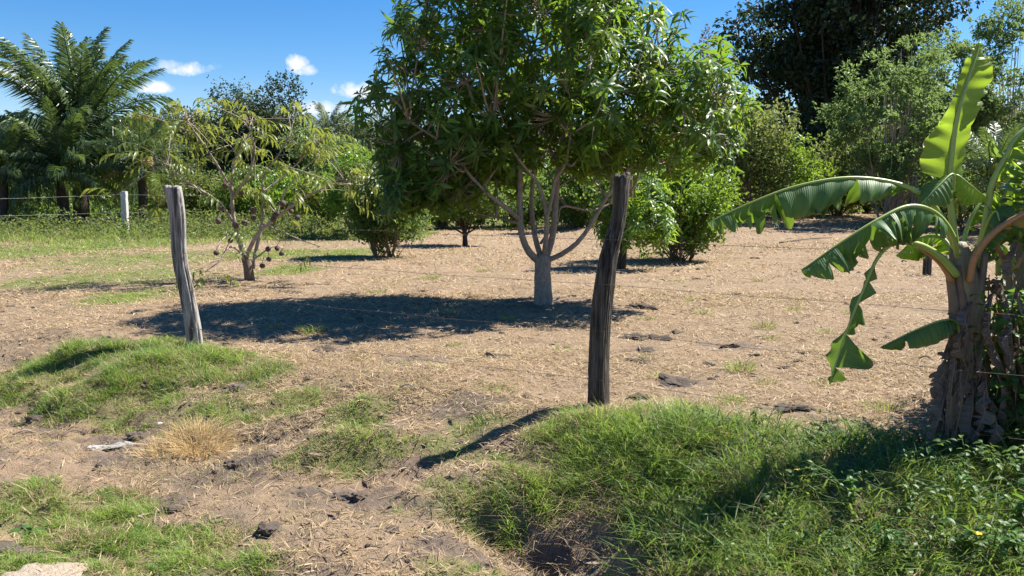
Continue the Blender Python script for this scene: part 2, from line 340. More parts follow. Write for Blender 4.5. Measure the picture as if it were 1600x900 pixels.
def banana_mat(name, a, b, tr, tw, rough=.3, stripes=1.):
    m, nt, N, L, p = mat(name); v = attr(N, 'vein'); c = attr(N, 'c')
    w = N.new('ShaderNodeMath'); w.operation = 'SINE'; L.new(mathn(N, L, 'MULTIPLY', v, 480.), w.inputs[0])
    w2 = N.new('ShaderNodeMath'); w2.operation = 'SINE'; L.new(mathn(N, L, 'MULTIPLY', v, 173.), w2.inputs[0])
    f = mathn(N, L, 'MULTIPLY_ADD', w.outputs[0], .18); N_ = f.node; N_.inputs[2].default_value = .4
    f = mathn(N, L, 'ADD', f, mathn(N, L, 'MULTIPLY', w2.outputs[0], .14))
    col = rgbmix(N, L, f, a, b); col = rgbmix(N, L, mathn(N, L, 'MULTIPLY', noise(N, L, 9, 4), .35), col, tuple(x*.6 for x in a))
    rim = N.new('ShaderNodeMapRange'); L.new(c, rim.inputs[0]); rim.inputs[1].default_value = .82; rim.inputs[2].default_value = 1.
    col = rgbmix(N, L, mathn(N, L, 'MULTIPLY', rim.outputs[0], mathn(N, L, 'MULTIPLY', ramp(N, L, noise(N, L, 25, 3), [(.4, (0, 0, 0)), (.6, (1, 1, 1))]), .8)), col, (.3, .2, .07))
    L.new(col, p.inputs['Base Color']); p.inputs['Roughness'].default_value = rough; p.inputs['Specular IOR Level'].default_value = .4
    bump(N, L, p, f, .0025*stripes)
    t = N.new('ShaderNodeBsdfTranslucent'); L.new(rgbmix(N, L, .7, col, tr), t.inputs[0])
    mx = N.new('ShaderNodeMixShader'); mx.inputs[0].default_value = tw; L.new(p.outputs[0], mx.inputs[1]); L.new(t.outputs[0], mx.inputs[2])
    L.new(mx.outputs[0], N['Material Output'].inputs[0]); return m
M['banana'] = banana_mat('banana_leaf', (.05, .13, .034), (.1, .2, .058), (.32, .5, .03), .32, .5)
M['bananayoung'] = banana_mat('young_banana_leaf', (.1, .2, .03), (.15, .27, .045), (.5, .7, .04), .5, .42, .6)
M['bananayellow'] = banana_mat('yellow_banana_leaf', (.3, .19, .03), (.45, .3, .05), (.6, .42, .05), .35, .5)
M['bananadead'] = banana_mat('dead_banana_leaf', (.11, .086, .068), (.25, .2, .155), (.26, .19, .12), .16, .7, 2.)
M['midrib'] = plain('banana_midrib', (.3, .38, .09), .4, 0, 8, .3, (.16, .24, .05), .002)
M['petoran'] = plain('orange_petiole', (.38, .2, .09), .5, 0, 10, .5, (.2, .11, .06), .003)
M['petdead'] = plain('dead_petiole', (.2, .14, .09), .8, 0, 14, .5, (.09, .06, .04), .004)
def stem_mat():
    m, nt, N, L, p = mat('banana_stem'); mp = N.new('ShaderNodeMapping'); mp.inputs['Scale'].default_value = (1, 1, .18)
    L.new(N.new('ShaderNodeTexCoord').outputs['Object'], mp.inputs[0]); n = noise(N, L, 14, 5, .6, mp.outputs[0]); n2 = noise(N, L, 60, 4, .6, mp.outputs[0])
    c = ramp(N, L, n, [(.3, (.05, .035, .025)), (.45, (.16, .12, .075)), (.6, (.22, .2, .1)), (.75, (.3, .25, .17))])
    c = rgbmix(N, L, mathn(N, L, 'MULTIPLY', n2, .4), c, (.06, .045, .03)); L.new(c, p.inputs['Base Color']); p.inputs['Roughness'].default_value = .6
    bump(N, L, p, n2, .006); return m
M['bstem'] = stem_mat()

def ground_mat():
    m, nt, N, L, p = mat('dry_field'); co = N.new('ShaderNodeTexCoord').outputs['Object']
    g = attr(N, 'g'); s = attr(N, 's'); v = attr(N, 'v')
    nA = noise(N, L, .5, 5, .6, co); nB = noise(N, L, 3.5, 6, .65, co); nC = noise(N, L, 22, 6, .7, co); nD = noise(N, L, 90, 4, .7, co)
    straw = ramp(N, L, nD, [(.3, (.165, .115, .073)), (.5, (.3, .218, .137)), (.7, (.43, .33, .212))])
    straw = rgbmix(N, L, ramp(N, L, nC, [(.35, (0, 0, 0)), (.65, (1, 1, 1))]), rgbmix(N, L, .5, straw, (.19, .138, .105)), straw)
    straw = rgbmix(N, L, mathn(N, L, 'MULTIPLY', ramp(N, L, nA, [(.4, (0, 0, 0)), (.65, (1, 1, 1))]), .35), straw, (.34, .22, .14))
    soil = ramp(N, L, nC, [(.3, (.085, .062, .048)), (.55, (.19, .145, .112)), (.75, (.3, .235, .172))])
    k = mathn(N, L, 'ADD', s, mathn(N, L, 'MULTIPLY', mathn(N, L, 'SUBTRACT', nB, .5), 1.5))
    k = mathn(N, L, 'ADD', k, mathn(N, L, 'MULTIPLY', mathn(N, L, 'SUBTRACT', nC, .5), .9))
    k = ramp(N, L, k, [(.3, (0, 0, 0)), (.62, (1, 1, 1))])
    c = rgbmix(N, L, k, straw, soil)
    gk = mathn(N, L, 'MULTIPLY', g, ramp(N, L, mathn(N, L, 'ADD', mathn(N, L, 'MULTIPLY', nB, .5), mathn(N, L, 'MULTIPLY', nC, .5)), [(.38, (.15, .15, .15)), (.58, (1, 1, 1))]))
    c = rgbmix(N, L, gk, c, rgbmix(N, L, nD, (.06, .1, .02), (.16, .2, .05)))
    c = rgbmix(N, L, mathn(N, L, 'MULTIPLY', ramp(N, L, noise(N, L, 1.7, 8, .75, co), [(.48, (0, 0, 0)), (.66, (1, 1, 1))]), .65), c, (.15, .11, .078))
    L.new(c, p.inputs['Base Color']); p.inputs['Roughness'].default_value = .95; p.inputs['Specular IOR Level'].default_value = .15
    h = mathn(N, L, 'ADD', mathn(N, L, 'MULTIPLY', nC, .6), mathn(N, L, 'MULTIPLY', nD, .5))
    bump(N, L, p, h, .045, .9)
    return m
M['ground'] = ground_mat()

# ---------------------------------------------------------------- ground sheet
def build_ground():
    def axis(dense, step, far, grow):
        a = list(np.arange(dense[0], dense[1], step)); s = step; x = a[-1]
        while x < far[1]: s *= grow; x += s; a.append(x)
        s = step; x = a[0]; b = []
        while x > far[0]: s *= grow; x -= s; b.append(x)
        return np.array(b[::-1]+a)
    xs = axis((-5.5, 3.8), .042, (-900, 900), 1.1); ys = axis((3., 10), .04, (-60, 1200), 1.055)
    X, Y = np.meshgrid(xs, ys, indexing='xy'); Z = zof(X, Y)
    Vv = np.stack([X, Y, Z], -1).reshape(-1, 3)
    x, y = Vv[:, 0], Vv[:, 1]; u = uof(x, y)
    g = np.clip(emask(GREEN, x, y), 0, 1)*.85
    weeds = sstep(27, 36, y+4*vnoise(x, y, .5, 58)-2)*sstep(-3, -6, x); g = np.maximum(g, weeds*.8); g = np.maximum(g, .9*sstep(43, 47, y))
    s = np.maximum(emask(SOIL, x, y)*(.5+.4*sstep(-.3, .5, u)), .36*sstep(.2, 1.1, u)); s = s*(1-.6*g)
    o = ob('ground', mk_mesh('ground', Vv, gridtris(len(ys), len(xs)), M['ground'], {'g': g, 's': s, 'v': 0*g})); tag(o, kind='structure')
build_ground()

# ---------------------------------------------------------------- grass and straw
BLADE = (np.array([(0, .5, 0), (0, -.5, 0), (.0, .42, .5), (0, -.42, .5), (0, 0, 1)]), np.array([(0, 1, 3), (0, 3, 2), (2, 3, 4)]))
def blades(x, y, h, w, bend, c, zoff=-.01, mb=None, lean=.35, clump=0.):
    n = len(x); az = rng.random(n)*2*pi
    if clump: az = 12*vnoise(x, y, clump, 91)+rng.normal(0, .95, n)
    ln = np.abs(rng.normal(0, lean, n))
    up = nrm(np.stack([np.cos(az)*ln, np.sin(az)*ln, np.ones(n)], -1)); az2 = rng.random(n)*2*pi
    sd = np.stack([np.cos(az2), np.sin(az2), 0*az2], -1); bd = np.stack([np.cos(az), np.sin(az), -.3+0*az], -1)
    P = np.stack([x, y, zof(x, y)+zoff], -1)
    k = [P+sd*w[:, None]*.5, P-sd*w[:, None]*.5]
    mid = P+up*(h*.55)[:, None]+bd*(h*bend*.22)[:, None]; tip = P+up*(h*.95)[:, None]+bd*(h*bend*.9)[:, None]
    k += [mid+sd*w[:, None]*.4, mid-sd*w[:, None]*.4, tip]
    V = np.stack(k, 1).reshape(-1, 3); T = (BLADE[1][None]+(np.arange(n)*5)[:, None, None]).reshape(-1, 3)
    (mb or MB()).add(V, T, c=np.repeat(np.clip(c, 0, 1), 5)) if mb is not None else None
    return V, T
DRY = [(870,800,130,50,.14,2600),(760,830,80,30,.1,1600),(960,840,80,40,.14,2400),(400,690,150,60,.09,1500),(680,650,130,60,.09,1500),(330,760,220,60,.07,1200),(600,830,220,70,.07,1200),(80,680,150,50,.08,1300),(250,650,120,40,.1,1500),(500,600,140,40,.08,1300),(1150,660,90,30,.1,1500),(870,870,120,30,.09,1500),(1120,760,160,60,.14,1200),(1300,830,250,60,.14,900)]
def build_grass():
    mb = MB(); mbs = MB()
    for (cx, cy, rx, ry, h, dens, tint) in GREEN:
        far = max(1., cy/9.); area = 4*rx*ry*1.5; n = int(min(area*dens*1.75/far**1.3, 34000))
        x = cx+rng.uniform(-1.25, 1.25, n)*rx; y = cy+rng.uniform(-1.25, 1.25, n)*ry
        r = np.sqrt(((x-cx)/rx)**2+((y-cy)/ry)**2)+(vnoise(x, y, 5, 11)-.5)*.7+(vnoise(x, y, 1.8, 12)-.5)*.6
        r = r+1.1*emask(HOLE, x, y); keep = rng.random(n) < sstep(1.3, .75, r); x, y, r = x[keep], y[keep], r[keep]; n = len(x)
        tu = vnoise(x, y, 5.5, 13); t2 = vnoise(x, y, 13, 17); kg = rng.random(n) < .25+1.3*t2; x, y, r, tu = x[kg], y[kg], r[kg], tu[kg]; n = len(x); hh = h*(.25+1.1*tu**1.3)*rng.uniform(.55, 1.35, n)*(1-.35*np.clip(r, 0, 1))
        w = rng.uniform(.003, .006, n)*np.where(rng.random(n) < .1, 1.7, 1)*(1+.12*max(0, cy-7))
        c = tint*.85+.06+.55*(vnoise(x, y, 2.5, 14)-.5)+.3*(vnoise(x, y, 8, 19)-.5)+rng.normal(0, .16, n)
        dry = rng.random(n) < (.1+.14*np.clip(r, 0, 1)+.3*sstep(.62, .8, vnoise(x, y, 3.3, 18)))
        g = ~dry
        blades(x[g], y[g], hh[g], w[g], rng.uniform(.2, 1.3, g.sum()), c[g], mb=mb, lean=.5, clump=4.)
        st = np.where(rng.random(n) < .012)[0]; blades(x[st], y[st], hh[st]*1.7+.03, w[st]*.55, rng.uniform(.2, .9, len(st)), rng.random(len(st))*.6+.4, mb=mbs, lean=.35)
        blades(x[dry], y[dry], hh[dry]*.9, w[dry], rng.uniform(.4, 1.4, dry.sum()), rng.random(dry.sum()), mb=mbs, lean=.7)
    for a in DRY:
        cx, cy, rx, ry, h, dens, _ = patch(*a, 0); n = int(4*rx*ry*dens*.75); x = cx+rng.uniform(-1, 1, n)*rx; y = cy+rng.uniform(-1, 1, n)*ry
        kp = rng.random(n) < vnoise(x, y, 4, 15)**1.6*1.5; x, y = x[kp], y[kp]; n = len(x)
        blades(x, y, h*rng.uniform(.4, 1.2, n), rng.uniform(.003, .005, n), rng.uniform(.5, 1.6, n), np.clip(rng.normal(.5, .3, n), 0, 1), mb=mbs, lean=1.1)
        n2 = n//4; blades(x[:n2]+.03, y[:n2], h*rng.uniform(.4, 1., n2), rng.uniform(.003, .005, n2), rng.uniform(.3, 1.2, n2), np.clip(rng.normal(.6, .3, n2), 0, 1), mb=mb, lean=.7)
    o = mb.obj('grass', M['grass'], smooth=False); tag(o, 'green grass growing in mounds and patches along the fence verge', 'grass', kind='stuff')
    o = mbs.obj('dry_grass', M['straw'], smooth=False); tag(o, 'dry blond blades mixed through the green grass clumps', 'dry grass', kind='stuff')
build_grass()
STRAW = (np.array([(0, .5, 0), (0, -.5, 0), (.5, .5, .06), (.5, -.5, .06), (1, 0, 0)]), np.array([(0, 1, 3), (0, 3, 2), (2, 3, 4)]))
def build_straw():
    mb = MB()
    def lay(n, y0, y1, dens_fn, L0, L1, w0, w1, tilt):
        y = y0+(y1-y0)*rng.random(n)**1.0; x = rng.uniform(-.72, .72, n)*y*1.0
        k = rng.random(n) < dens_fn(x, y); x, y = x[k], y[k]; n = len(x)
        az = rng.random(n)*2*pi; d = np.stack([np.cos(az), np.sin(az), np.abs(rng.normal(0, tilt, n))], -1)
        P = np.stack([x, y, zof(x, y)+rng.uniform(.002, .014, n)], -1)
        up = nrm(rng.normal(size=(n, 3))*.45+[0, 0, 1]); far = 1+.09*np.maximum(0, y-6)
        S = np.stack([rng.uniform(L0, L1, n)*np.sqrt(far), rng.uniform(w0, w1, n)*far, rng.uniform(L0, L1, n)], -1)
        V, T, c = scatter(STRAW, P, d, up, S, np.clip(rng.normal(.5, .25, n)+.4*(vnoise(x, y, 1.5, 21)-.5), 0, 1)); mb.add(V, T, c=c)
    def dens(x, y):
        s = emask(SOIL, x, y); g = emask(GREEN, x, y); return np.clip((.12+1.1*vnoise(x, y, 1.1, 22)**1.3*(.4+.6*vnoise(x, y, 4., 23)))*(1-.85*s)*(1-.7*g)*(1-.5*sstep(.3, 1.2, uof(x, y))), 0.02, 1)
    lay(95000, 3.6, 8.5, dens, .04, .12, .003, .006, .22)
    lay(95000, 6, 14, dens, .03, .09, .004, .007, .3)
    lay(70000, 12, 26, dens, .04, .1, .005, .009, .35)
    lay(45000, 22, 46, dens, .04, .1, .005, .01, .5)
    o = mb.obj('straw_litter', M['straw'], smooth=False); tag(o, 'mown dry straw lying over the bare field and roadside soil', 'straw', kind='stuff')
build_straw()

# ---------------------------------------------------------------- fence
def post(name, path, widths, m, label, squarish, seed, tilt=0.):
    r = np.random.default_rng(seed); base = np.array(path[0]); P = smooth_path(path, 46); n = 72
    R = np.interp(np.linspace(0, 1, 46), np.linspace(0, 1, len(widths)), widths)/2*.88
    th = np.linspace(0, 2*pi, n, endpoint=False); tt = np.linspace(0, 1, 46)
    sq = (np.abs(np.cos(th+tilt))**squarish+np.abs(np.sin(th+tilt))**squarish)**(-1/squarish)
    groove = np.zeros((46, n))
    for _ in range(26):
        a = r.uniform(0, 2*pi); w = r.uniform(.03, .08); t0 = r.uniform(-.3, .8); l = r.uniform(.25, .8); dr = r.normal(0, .25)
        da = (th[None]-(a+dr*tt[:, None])+pi) % (2*pi)-pi
        groove += r.uniform(.05, .2)*np.exp(-(da/w)**2)*(sstep(t0-.08, t0, tt)*sstep(t0+l+.08, t0+l, tt))[:, None]
    low = sum(r.normal(0, .045)*np.cos(k*th[None]+r.uniform(0, 6)+r.normal(0, 2)*tt[:, None]) for k in (2, 3, 4, 5))
    rr = R[:, None]*sq[None]*(1-groove+low+r.normal(0, .018, (46, n)))
    V = np.stack([P[:, None, 0]+rr*np.cos(th), P[:, None, 1]+rr*np.sin(th), np.repeat(P[:, 2:3], n, 1)], -1)
    V[-1, :, 2] += r.normal(0, .012, n)-.01; Vt = V[-1].copy(); cen = Vt.mean(0)
    V2 = cen+(Vt-cen)*.6; V2[:, 2] += .006+r.normal(0, .006, n)
    V = np.concatenate([V.reshape(-1, 3), V2, cen[None]-[0, 0, .006]]); T = gridtris(47, n, True); e = 46*n; j = np.arange(n)
    T = np.vstack([T, np.stack([e+j, e+(j+1) % n, np.full(n, e+n)], -1)])
    t = thing(name, base, label, 'fence post', 'old wooden posts of the wire fence'); MB().add(V-base, T).obj('post_shaft', m, t); return t, P, R
bR = G(935, 634); bL = G(308, 543); YR, YL = bR[1], bL[1]
def pp(px, py, Y, dz=0): p = W(px, py, Y); p[2] += dz; return p
pR = [bR-[0, 0, .25]]+[pp(935, 610, YR), pp(936, 540, YR), pp(941, 470, YR), pp(951, 400, YR), pp(966, 340, YR), pp(972, 273, YR)]
pL = [bL-[0, 0, .25]]+[pp(303, 520, YL), pp(293, 460, YL), pp(281, 400, YL), pp(278, 340, YL), pp(270, 291, YL)]
mpx = YR/F; mpl = YL/F
tR, PR, RR = post('wooden_post', pR, [34*mpx, 33*mpx, 31*mpx, 32*mpx, 28*mpx, 22*mpx, 25*mpx], M['postdark'], 'dark cracked wooden fence post leaning right out of the big grass mound', 4, 3, .5)
tL, PL, RL = post('wooden_post', pL, [27*mpl, 27*mpl, 25*mpl, 24*mpl, 25*mpl, 28*mpl], M['postgrey'], 'silver grey wooden fence post leaning left at the edge of the dry field', 5, 11, 1.25)
def onpost(P, R, z, side): i = np.argmin(np.abs(P[:, 2]-z)); p = P[i].copy(); p[2] = z; p[:2] += FN*R[i]*side; return p
def wire(name, pts, r, m, label, cat, group, barbs=True, sag=.02, n=40):
    P = []; pts = [np.asarray(p) for p in pts]
    for a, b in zip(pts[:-1], pts[1:]):
        t = np.linspace(0, 1, n)[:, None]; q = a*(1-t)+b*t; L = np.linalg.norm(b-a)
        q[:, 2] -= (4*t*(1-t))[:, 0]*sag*L/4; q[:, 2] += np.sin(t[:, 0]*L*5)*.004*np.sin(pi*t[:, 0]); P.append(q if len(P) == 0 else q[1:])
    P = np.concatenate(P); org = pts[len(pts)//2]; t = thing(name, org, label, cat, group)
    V, T = tube(P-org, r, 5); MB().add(V, T).obj('wire_strand', m, t)
    if barbs:
        mb = MB(); d = np.cumsum(np.r_[0, np.linalg.norm(np.diff(P, axis=0), axis=1)])
        for s in np.arange(.1, d[-1], .14):
            c = np.array([np.interp(s, d, P[:, k]) for k in range(3)])-org
            for a in range(2):
                v = nrm(rng.normal(size=3)); V, T = tube(np.array([c-v*.02, c, c+v*.02]), [.0005, r*.95, .0005], 4); mb.add(V, T)
        o = mb.obj('barbs', m, t); o['kind'] = 'stuff'
    return t
zR = [W(955, 374, YR)[2], W(945, 443, YR)[2], W(930, 515, YR)[2], W(922, 590, YR)[2]]
zL = [W(280, 341, YL)[2], W(284, 393, YL)[2], W(292, 452, YL)[2], W(300, 510, YL)[2]]
names = ['topmost strand of rusty barbed wire strung between the wooden posts', 'second barbed wire strand from the top of the roadside fence', 'third barbed wire strand from the top, crossing the mango shade', 'lowest barbed wire strand of the roadside fence, near the grass']
for k in range(4):
    a = onpost(PL, RL, zL[k], 1.02); b = onpost(PR, RR, zR[k], 1.02); d = b-a
    l = a-d*1.6; l[2] = a[2]+(l[2]-a[2])*.15; r = b+d*1.3; r[2] = b[2]+(b[2]-a[2])*.2
    wire('barbed_wire', [l, a, b, r], .0014, M['wire'], names[k], 'barbed wire', 'barbed wires of the roadside fence', sag=.018)

def slab_post(name, base, h, w, m, label, group, lean=0, cat='fence post'):
    t = thing(name, base, label, cat, group); n = 14; zs = np.linspace(-.2, h, n); mb = MB()
    prof = np.array([(-1, -1), (-.86, -1.0), (.86, -1), (1, -.86), (1, .86), (.86, 1), (-.86, 1), (-1, .86)])*w/2
    V = np.concatenate([np.c_[prof[:, 0]*(1+rng.normal(0, .03))+lean*z, prof[:, 1], np.full(8, z)] for z in zs]); T = gridtris(n, 8, True)
    V = np.vstack([V, [[lean*h, 0, h+.01]]]); e = (n-1)*8; j = np.arange(8); T = np.vstack([T, np.stack([e+j, e+(j+1) % 8, np.full(8, n*8)], -1)])
    mb.add(V, T).obj('post_shaft', m, t, smooth=False); return t
def far_post(px, pyb, pyt, wpx, m, label, group, lean=0, Y=None):
    if Y is None: b = G(px, pyb)
    else: b = W(px, pyb, Y); b[2] = zof(b[0], b[1])
    top = W(px, pyt, b[1])[2]; return slab_post('fence_post', b, top-b[2], wpx*b[1]/F, m, label, group, lean), b, top
cp = []
for px, pyb, pyt, lab in [(197, 367, 299, 'pale concrete fence post standing in tall weeds before the left palms'), (362, 358, 300, 'concrete post partly hidden by the fruiting tree branches'), (497, 351, 300, 'pale concrete post just right of the fruiting tree')]:
    cp.append(far_post(px, pyb, pyt, 8 if px < 300 else 7, M['concrete'], lab, 'concrete posts of the far fence'))
for fz, nm in ((.93, 'upper bright wire of the far fence running to the concrete post'), (.52, 'middle wire of the far fence behind the weeds')):
    pts = [np.array([p[1][0], p[1][1]-.12, p[1][2]+(p[2]-p[1][2])*fz]) for p in cp]; pts = [pts[0]+(pts[0]-pts[2])*1.2]+pts; pts[0][2] = W(0, 322 if fz > .8 else 342, pts[0][1])[2]
    wire('fence_wire', pts, .003, M['wirebright'], nm, 'fence wire', 'wires of the far fence', False, .02, 24)
for i, (px, pyb, pyt, w, lab) in enumerate([(1388, 322, 258, 9, 'grey wooden post behind the long banana leaf, left one of the far row'), (1405, 322, 263, 8, 'slim grey wooden post, second of the row behind the long banana leaf'), (1426, 326, 262, 11, 'broad grey post behind the tip of the folded banana leaf'), (1441, 330, 285, 13, 'short dark post beside the broad grey post behind the banana')]):
    far_post(px, pyb, pyt, w, M['postgrey'] if i != 3 else M['postdark'], lab, 'old posts of the far right fence', Y=33+i*.4)
far_post(1448, 431, 375, 10, M['postdark'], 'black post standing alone in the field left of the banana stem', 'old posts of the far right fence')  # plain post in the darker of the two wood colours

# ---------------------------------------------------------------- broadleaf trees
SPR = [sprig(4, .6, DIAM2, 31+i) for i in range(3)]
SPRF = [sprig(7, .35, (DIAM2[0]*[.8, .5, 1], DIAM2[1]), 51+i) for i in range(3)]
def tree(name, label, base, top, rx, ry, zlow, m, leaf, n, nl=28, bark='brownbark', trunk_r=.15, cat='tree', group=None, spr=None, seed=0, lr=(.22, .42), multi=1, limbs=True, droop=0., shell=.55, flat=1.):
    """trunk with limbs to each clump, crown of leaf sprays in uneven clumps; base, top in world metres"""
    n = int(n*.86); leaf *= 1.05; r = np.random.default_rng(abs(seed)+100); base = np.asarray(base, float); t = thing(name, base, label, cat, group)
    hz = (top-zlow)/2; cz = (top+zlow)/2-base[2]
    # clump centres in the crown ellipsoid
    C = []
    while len(C) < nl:
        d = r.normal(size=3); d /= np.linalg.norm(d); q = r.uniform(.35, 1)**.5; C.append(d*q*.8)
    C = np.array(C); R = r.uniform(*lr, nl); C = C*r.uniform(.72, 1.3, nl)[:, None]; R = R*r.uniform(.7, 1.25, nl)
    size = np.array([rx, ry, hz]); Cw = C*size+[0, 0, cz]
    tr = MB(); h0 = max(.15, (zlow-base[2])); nst = multi
    for s in range(nst):
        off = r.normal(size=2)*.25*(multi > 1); ang = r.normal(size=2)*.12*rx*(1 if multi > 1 else .3)
        P = smooth_path([[off[0]*.3, off[1]*.3, -.2], [off[0]+ang[0]*.3, off[1]+ang[1]*.3, h0*.7], [off[0]*2+ang[0], off[1]*2+ang[1], cz+hz*.35]], 10)
        V, T = tube(P, np.linspace(trunk_r*1.15, trunk_r*.3, 10)/multi**.4, 8, rough=.05); tr.add(V, T)
        if limbs:
            for i in range(s, nl, nst):
                k = r.integers(3, 8); a = P[k]; b = Cw[i]; mid = (a+b)/2+[0, 0, -.12*np.linalg.norm(b-a)]
                V, T = tube(smooth_path([a, mid, b], 6), np.linspace(trunk_r*.38, trunk_r*.08, 6)/multi**.3, 5); tr.add(V, T)
    tr.obj('trunk', M[bark], t)
    mb = MB(); w = R**2; cnt = r.multinomial(n, w/w.sum()); spr = spr or SPR
    for i in range(nl):
        k = cnt[i]
        if k == 0: continue
        d = nrm(r.normal(size=(k, 3))*[1, 1, .8]); q = shell+(1-shell)*r.random(k)**.6+r.normal(0, .16, k); q = np.where(r.random(k) < .12, q*r.uniform(1.05, 1.5, k), q)
        P = Cw[i]+d*q[:, None]*R[i]*np.array([min(rx, ry*1.2), min(rx, ry*1.2), hz*.85*flat])
        D = nrm(d*.8+r.normal(size=(k, 3))*.7+[0, 0, .1-droop]); U = nrm(r.normal(size=(k, 3))*.6+[0, 0, 1.])
        cc = np.clip(r.normal(.5, .22, k)+.3*(r.random()-.5), 0, 1); tp = spr[i % len(spr)]
        V, T, c = scatter(tp, P, D, U, leaf*r.uniform(.7, 1.35, k), cc); mb.add(V, T, c=c)
    mb.obj('crown', m, t, smooth=False); return t
def bgtree(px, Y, pyt, pyl, wpx, m, leaf, n, label, name='broadleaf_tree', **k):
    b = W(px, 330, Y); b[2] = zof(b[0], b[1]); top = W(px, pyt, Y)[2]; low = W(px, pyl, Y)[2]; rx = wpx*Y/F/2
    k.setdefault('ry', min(rx, 4.)); return tree(name, label, b, top, rx, k.pop('ry'), max(low, b[2]+.1), m, leaf, n, seed=int(px*7+Y), **k)
BG = 'trees behind the far fence'
# far left to right
bgtree(285, 66, 182, 325, 130, M['green'], .42, 3000, 'mid green tree between the palms and the grey post', group=BG)
bgtree(452, 68, 178, 325, 130, M['feather'], .42, 3000, 'mid green tree right of the dark rounded tree', group=BG)
bgtree(535, 71, 182, 325, 130, M['green'], .42, 3000, 'green tree behind the distant palm', group=BG)
bgtree(-30, 62, 185, 300, 130, M['grey'], .55, 1800, 'dull grey green tree behind the palm at the left edge', group=BG)
bgtree(240, 56, 165, 320, 120, M['olive'], .45, 2600, 'olive tree tinged with brown between the tall palm and the fruiting tree', group=BG)
bgtree(228, 53, 182, 205, 34, M['orange'], .3, 160, 'small rusty orange treetop right of the tall palm', group=BG, nl=6, trunk_r=.06)
bgtree(325, 60, 172, 320, 130, M['grey'], .42, 2600, 'grey green tree showing over the left of the fruiting tree', group=BG)
bgtree(405, 62, 132, 320, 170, M['dark'], .32, 10500, 'dark rounded tree rising behind the fruiting tree', group=BG, lr=(.25, .45))
bgtree(395, 61, 150, 250, 110, M['grey'], .36, 1500, 'thin grey green crown in front of the dark rounded tree', group=BG)
bgtree(470, 66, 190, 320, 120, M['grey'], .42, 3200, 'low hazy tree right of the dark rounded tree', group=BG)
bgtree(555, 68, 172, 320, 120, M['grey'], .42, 3600, 'grey green tree left of the mango crown, beside the distant palm', group=BG)
bgtree(505, 60, 205, 330, 130, M['feather'], .4, 3600, 'soft green tree below the distant palm', group=BG)
bgtree(610, 72, 180, 330, 100, M['grey'], .45, 2000, 'pale tree half hidden by the lower left mango branches', group=BG)
bgtree(560, 34, 240, 335, 110, M['citrus'], .26, 2600, 'light green shrub behind the dark round bush', name='shrub', cat='shrub', nl=22, trunk_r=.08, multi=4)
bgtree(505, 38, 270, 345, 90, M['palmlime'], .3, 1500, 'yellow green shrub beside the concrete post right of the fruiting tree', name='shrub', cat='shrub', nl=16, trunk_r=.06, multi=4)
bgtree(690, 46, 230, 345, 150, M['green'], .36, 3000, 'green tree seen under the left limbs of the mango', group=BG)
bgtree(800, 50, 225, 345, 150, M['green'], .38, 2800, 'green tree seen between the mango stems', group=BG)
bgtree(905, 40, 235, 352, 130, M['green'], .32, 3200, 'shady green tree right of the mango stems', group=BG)
bgtree(1010, 46, 180, 340, 150, M['green'], .36, 3000, 'green tree behind the bright citrus bush', group=BG)
bgtree(1110, 72, 60, 300, 110, M['brownleaf'], .5, 2400, 'brownish tree left of the huge dark tree', group=BG, lr=(.2, .35))
bgtree(1090, 36, 190, 330, 120, M['olive'], .28, 3600, 'olive green shrub right of the citrus bush', name='shrub', cat='shrub', trunk_r=.1, multi=3)
bgtree(1170, 34, 150, 330, 140, M['olive'], .27, 4600, 'tall olive shrub below the huge dark tree', name='shrub', cat='shrub', trunk_r=.1, multi=3)
bgtree(1225, 37, 215, 335, 130, M['citrus'], .27, 3400, 'yellowish green shrub above the middle of the long banana leaf', name='shrub', cat='shrub', trunk_r=.1, multi=3)
bgtree(1310, 39, 205, 332, 150, M['olive'], .28, 4000, 'dull green shrub between the dark tree trunk and the far posts', name='shrub', cat='shrub', trunk_r=.1, multi=3)
bgtree(1300, 60, -110, 190, 400, M['dark'], .62, 14500, 'huge dark tree towering at the upper right', bark='darkbark', trunk_r=.55, nl=85, lr=(.1, .24), ry=6.5)
bgtree(1262, 59, 130, 330, 150, M['dark'], .5, 2600, 'dark understorey around the trunk of the huge tree', nl=20, trunk_r=.2, bark='darkbark')
bgtree(1390, 33, 62, 310, 210, M['feather'], .42, 3300, 'feathery light green tree with thin pale stems behind the banana', bark='palebark', trunk_r=.1, nl=120, multi=8, spr=SPRF, lr=(.07, .17), flat=.45, shell=.1)
bgtree(1570, 36, -20, 260, 210, M['feather'], .4, 2500, 'thin leggy tree with sky showing through at the right edge', bark='palebark', trunk_r=.09, nl=60, multi=6, spr=SPRF, lr=(.1, .22), flat=.4, shell=.15)
bgtree(1475, 36, 25, 310, 190, M['feather'], .42, 3000, 'taller feathery tree right behind the upright banana leaf', bark='palebark', trunk_r=.1, nl=110, multi=7, spr=SPRF, lr=(.07, .18), flat=.45, shell=.1)
bgtree(1530, 46, 120, 330, 200, M['olive'], .32, 3600, 'olive tree filling the gap behind the tattered leaf', trunk_r=.15)
bgtree(1640, 40, 170, 330, 170, M['brownleaf'], .3, 2400, 'brown twiggy bush at the right edge behind the tattered leaf', name='shrub', cat='shrub', multi=5, trunk_r=.08)
bgtree(1530, 30, 270, 350, 200, M['green'], .24, 4200, 'green shrub filling the gap behind the banana stem', name='shrub', cat='shrub', multi=4, trunk_r=.08)
bgtree(1380, 48, 190, 330, 150, M['green'], .34, 3000, 'green tree behind the feathery tree stems', group=BG)
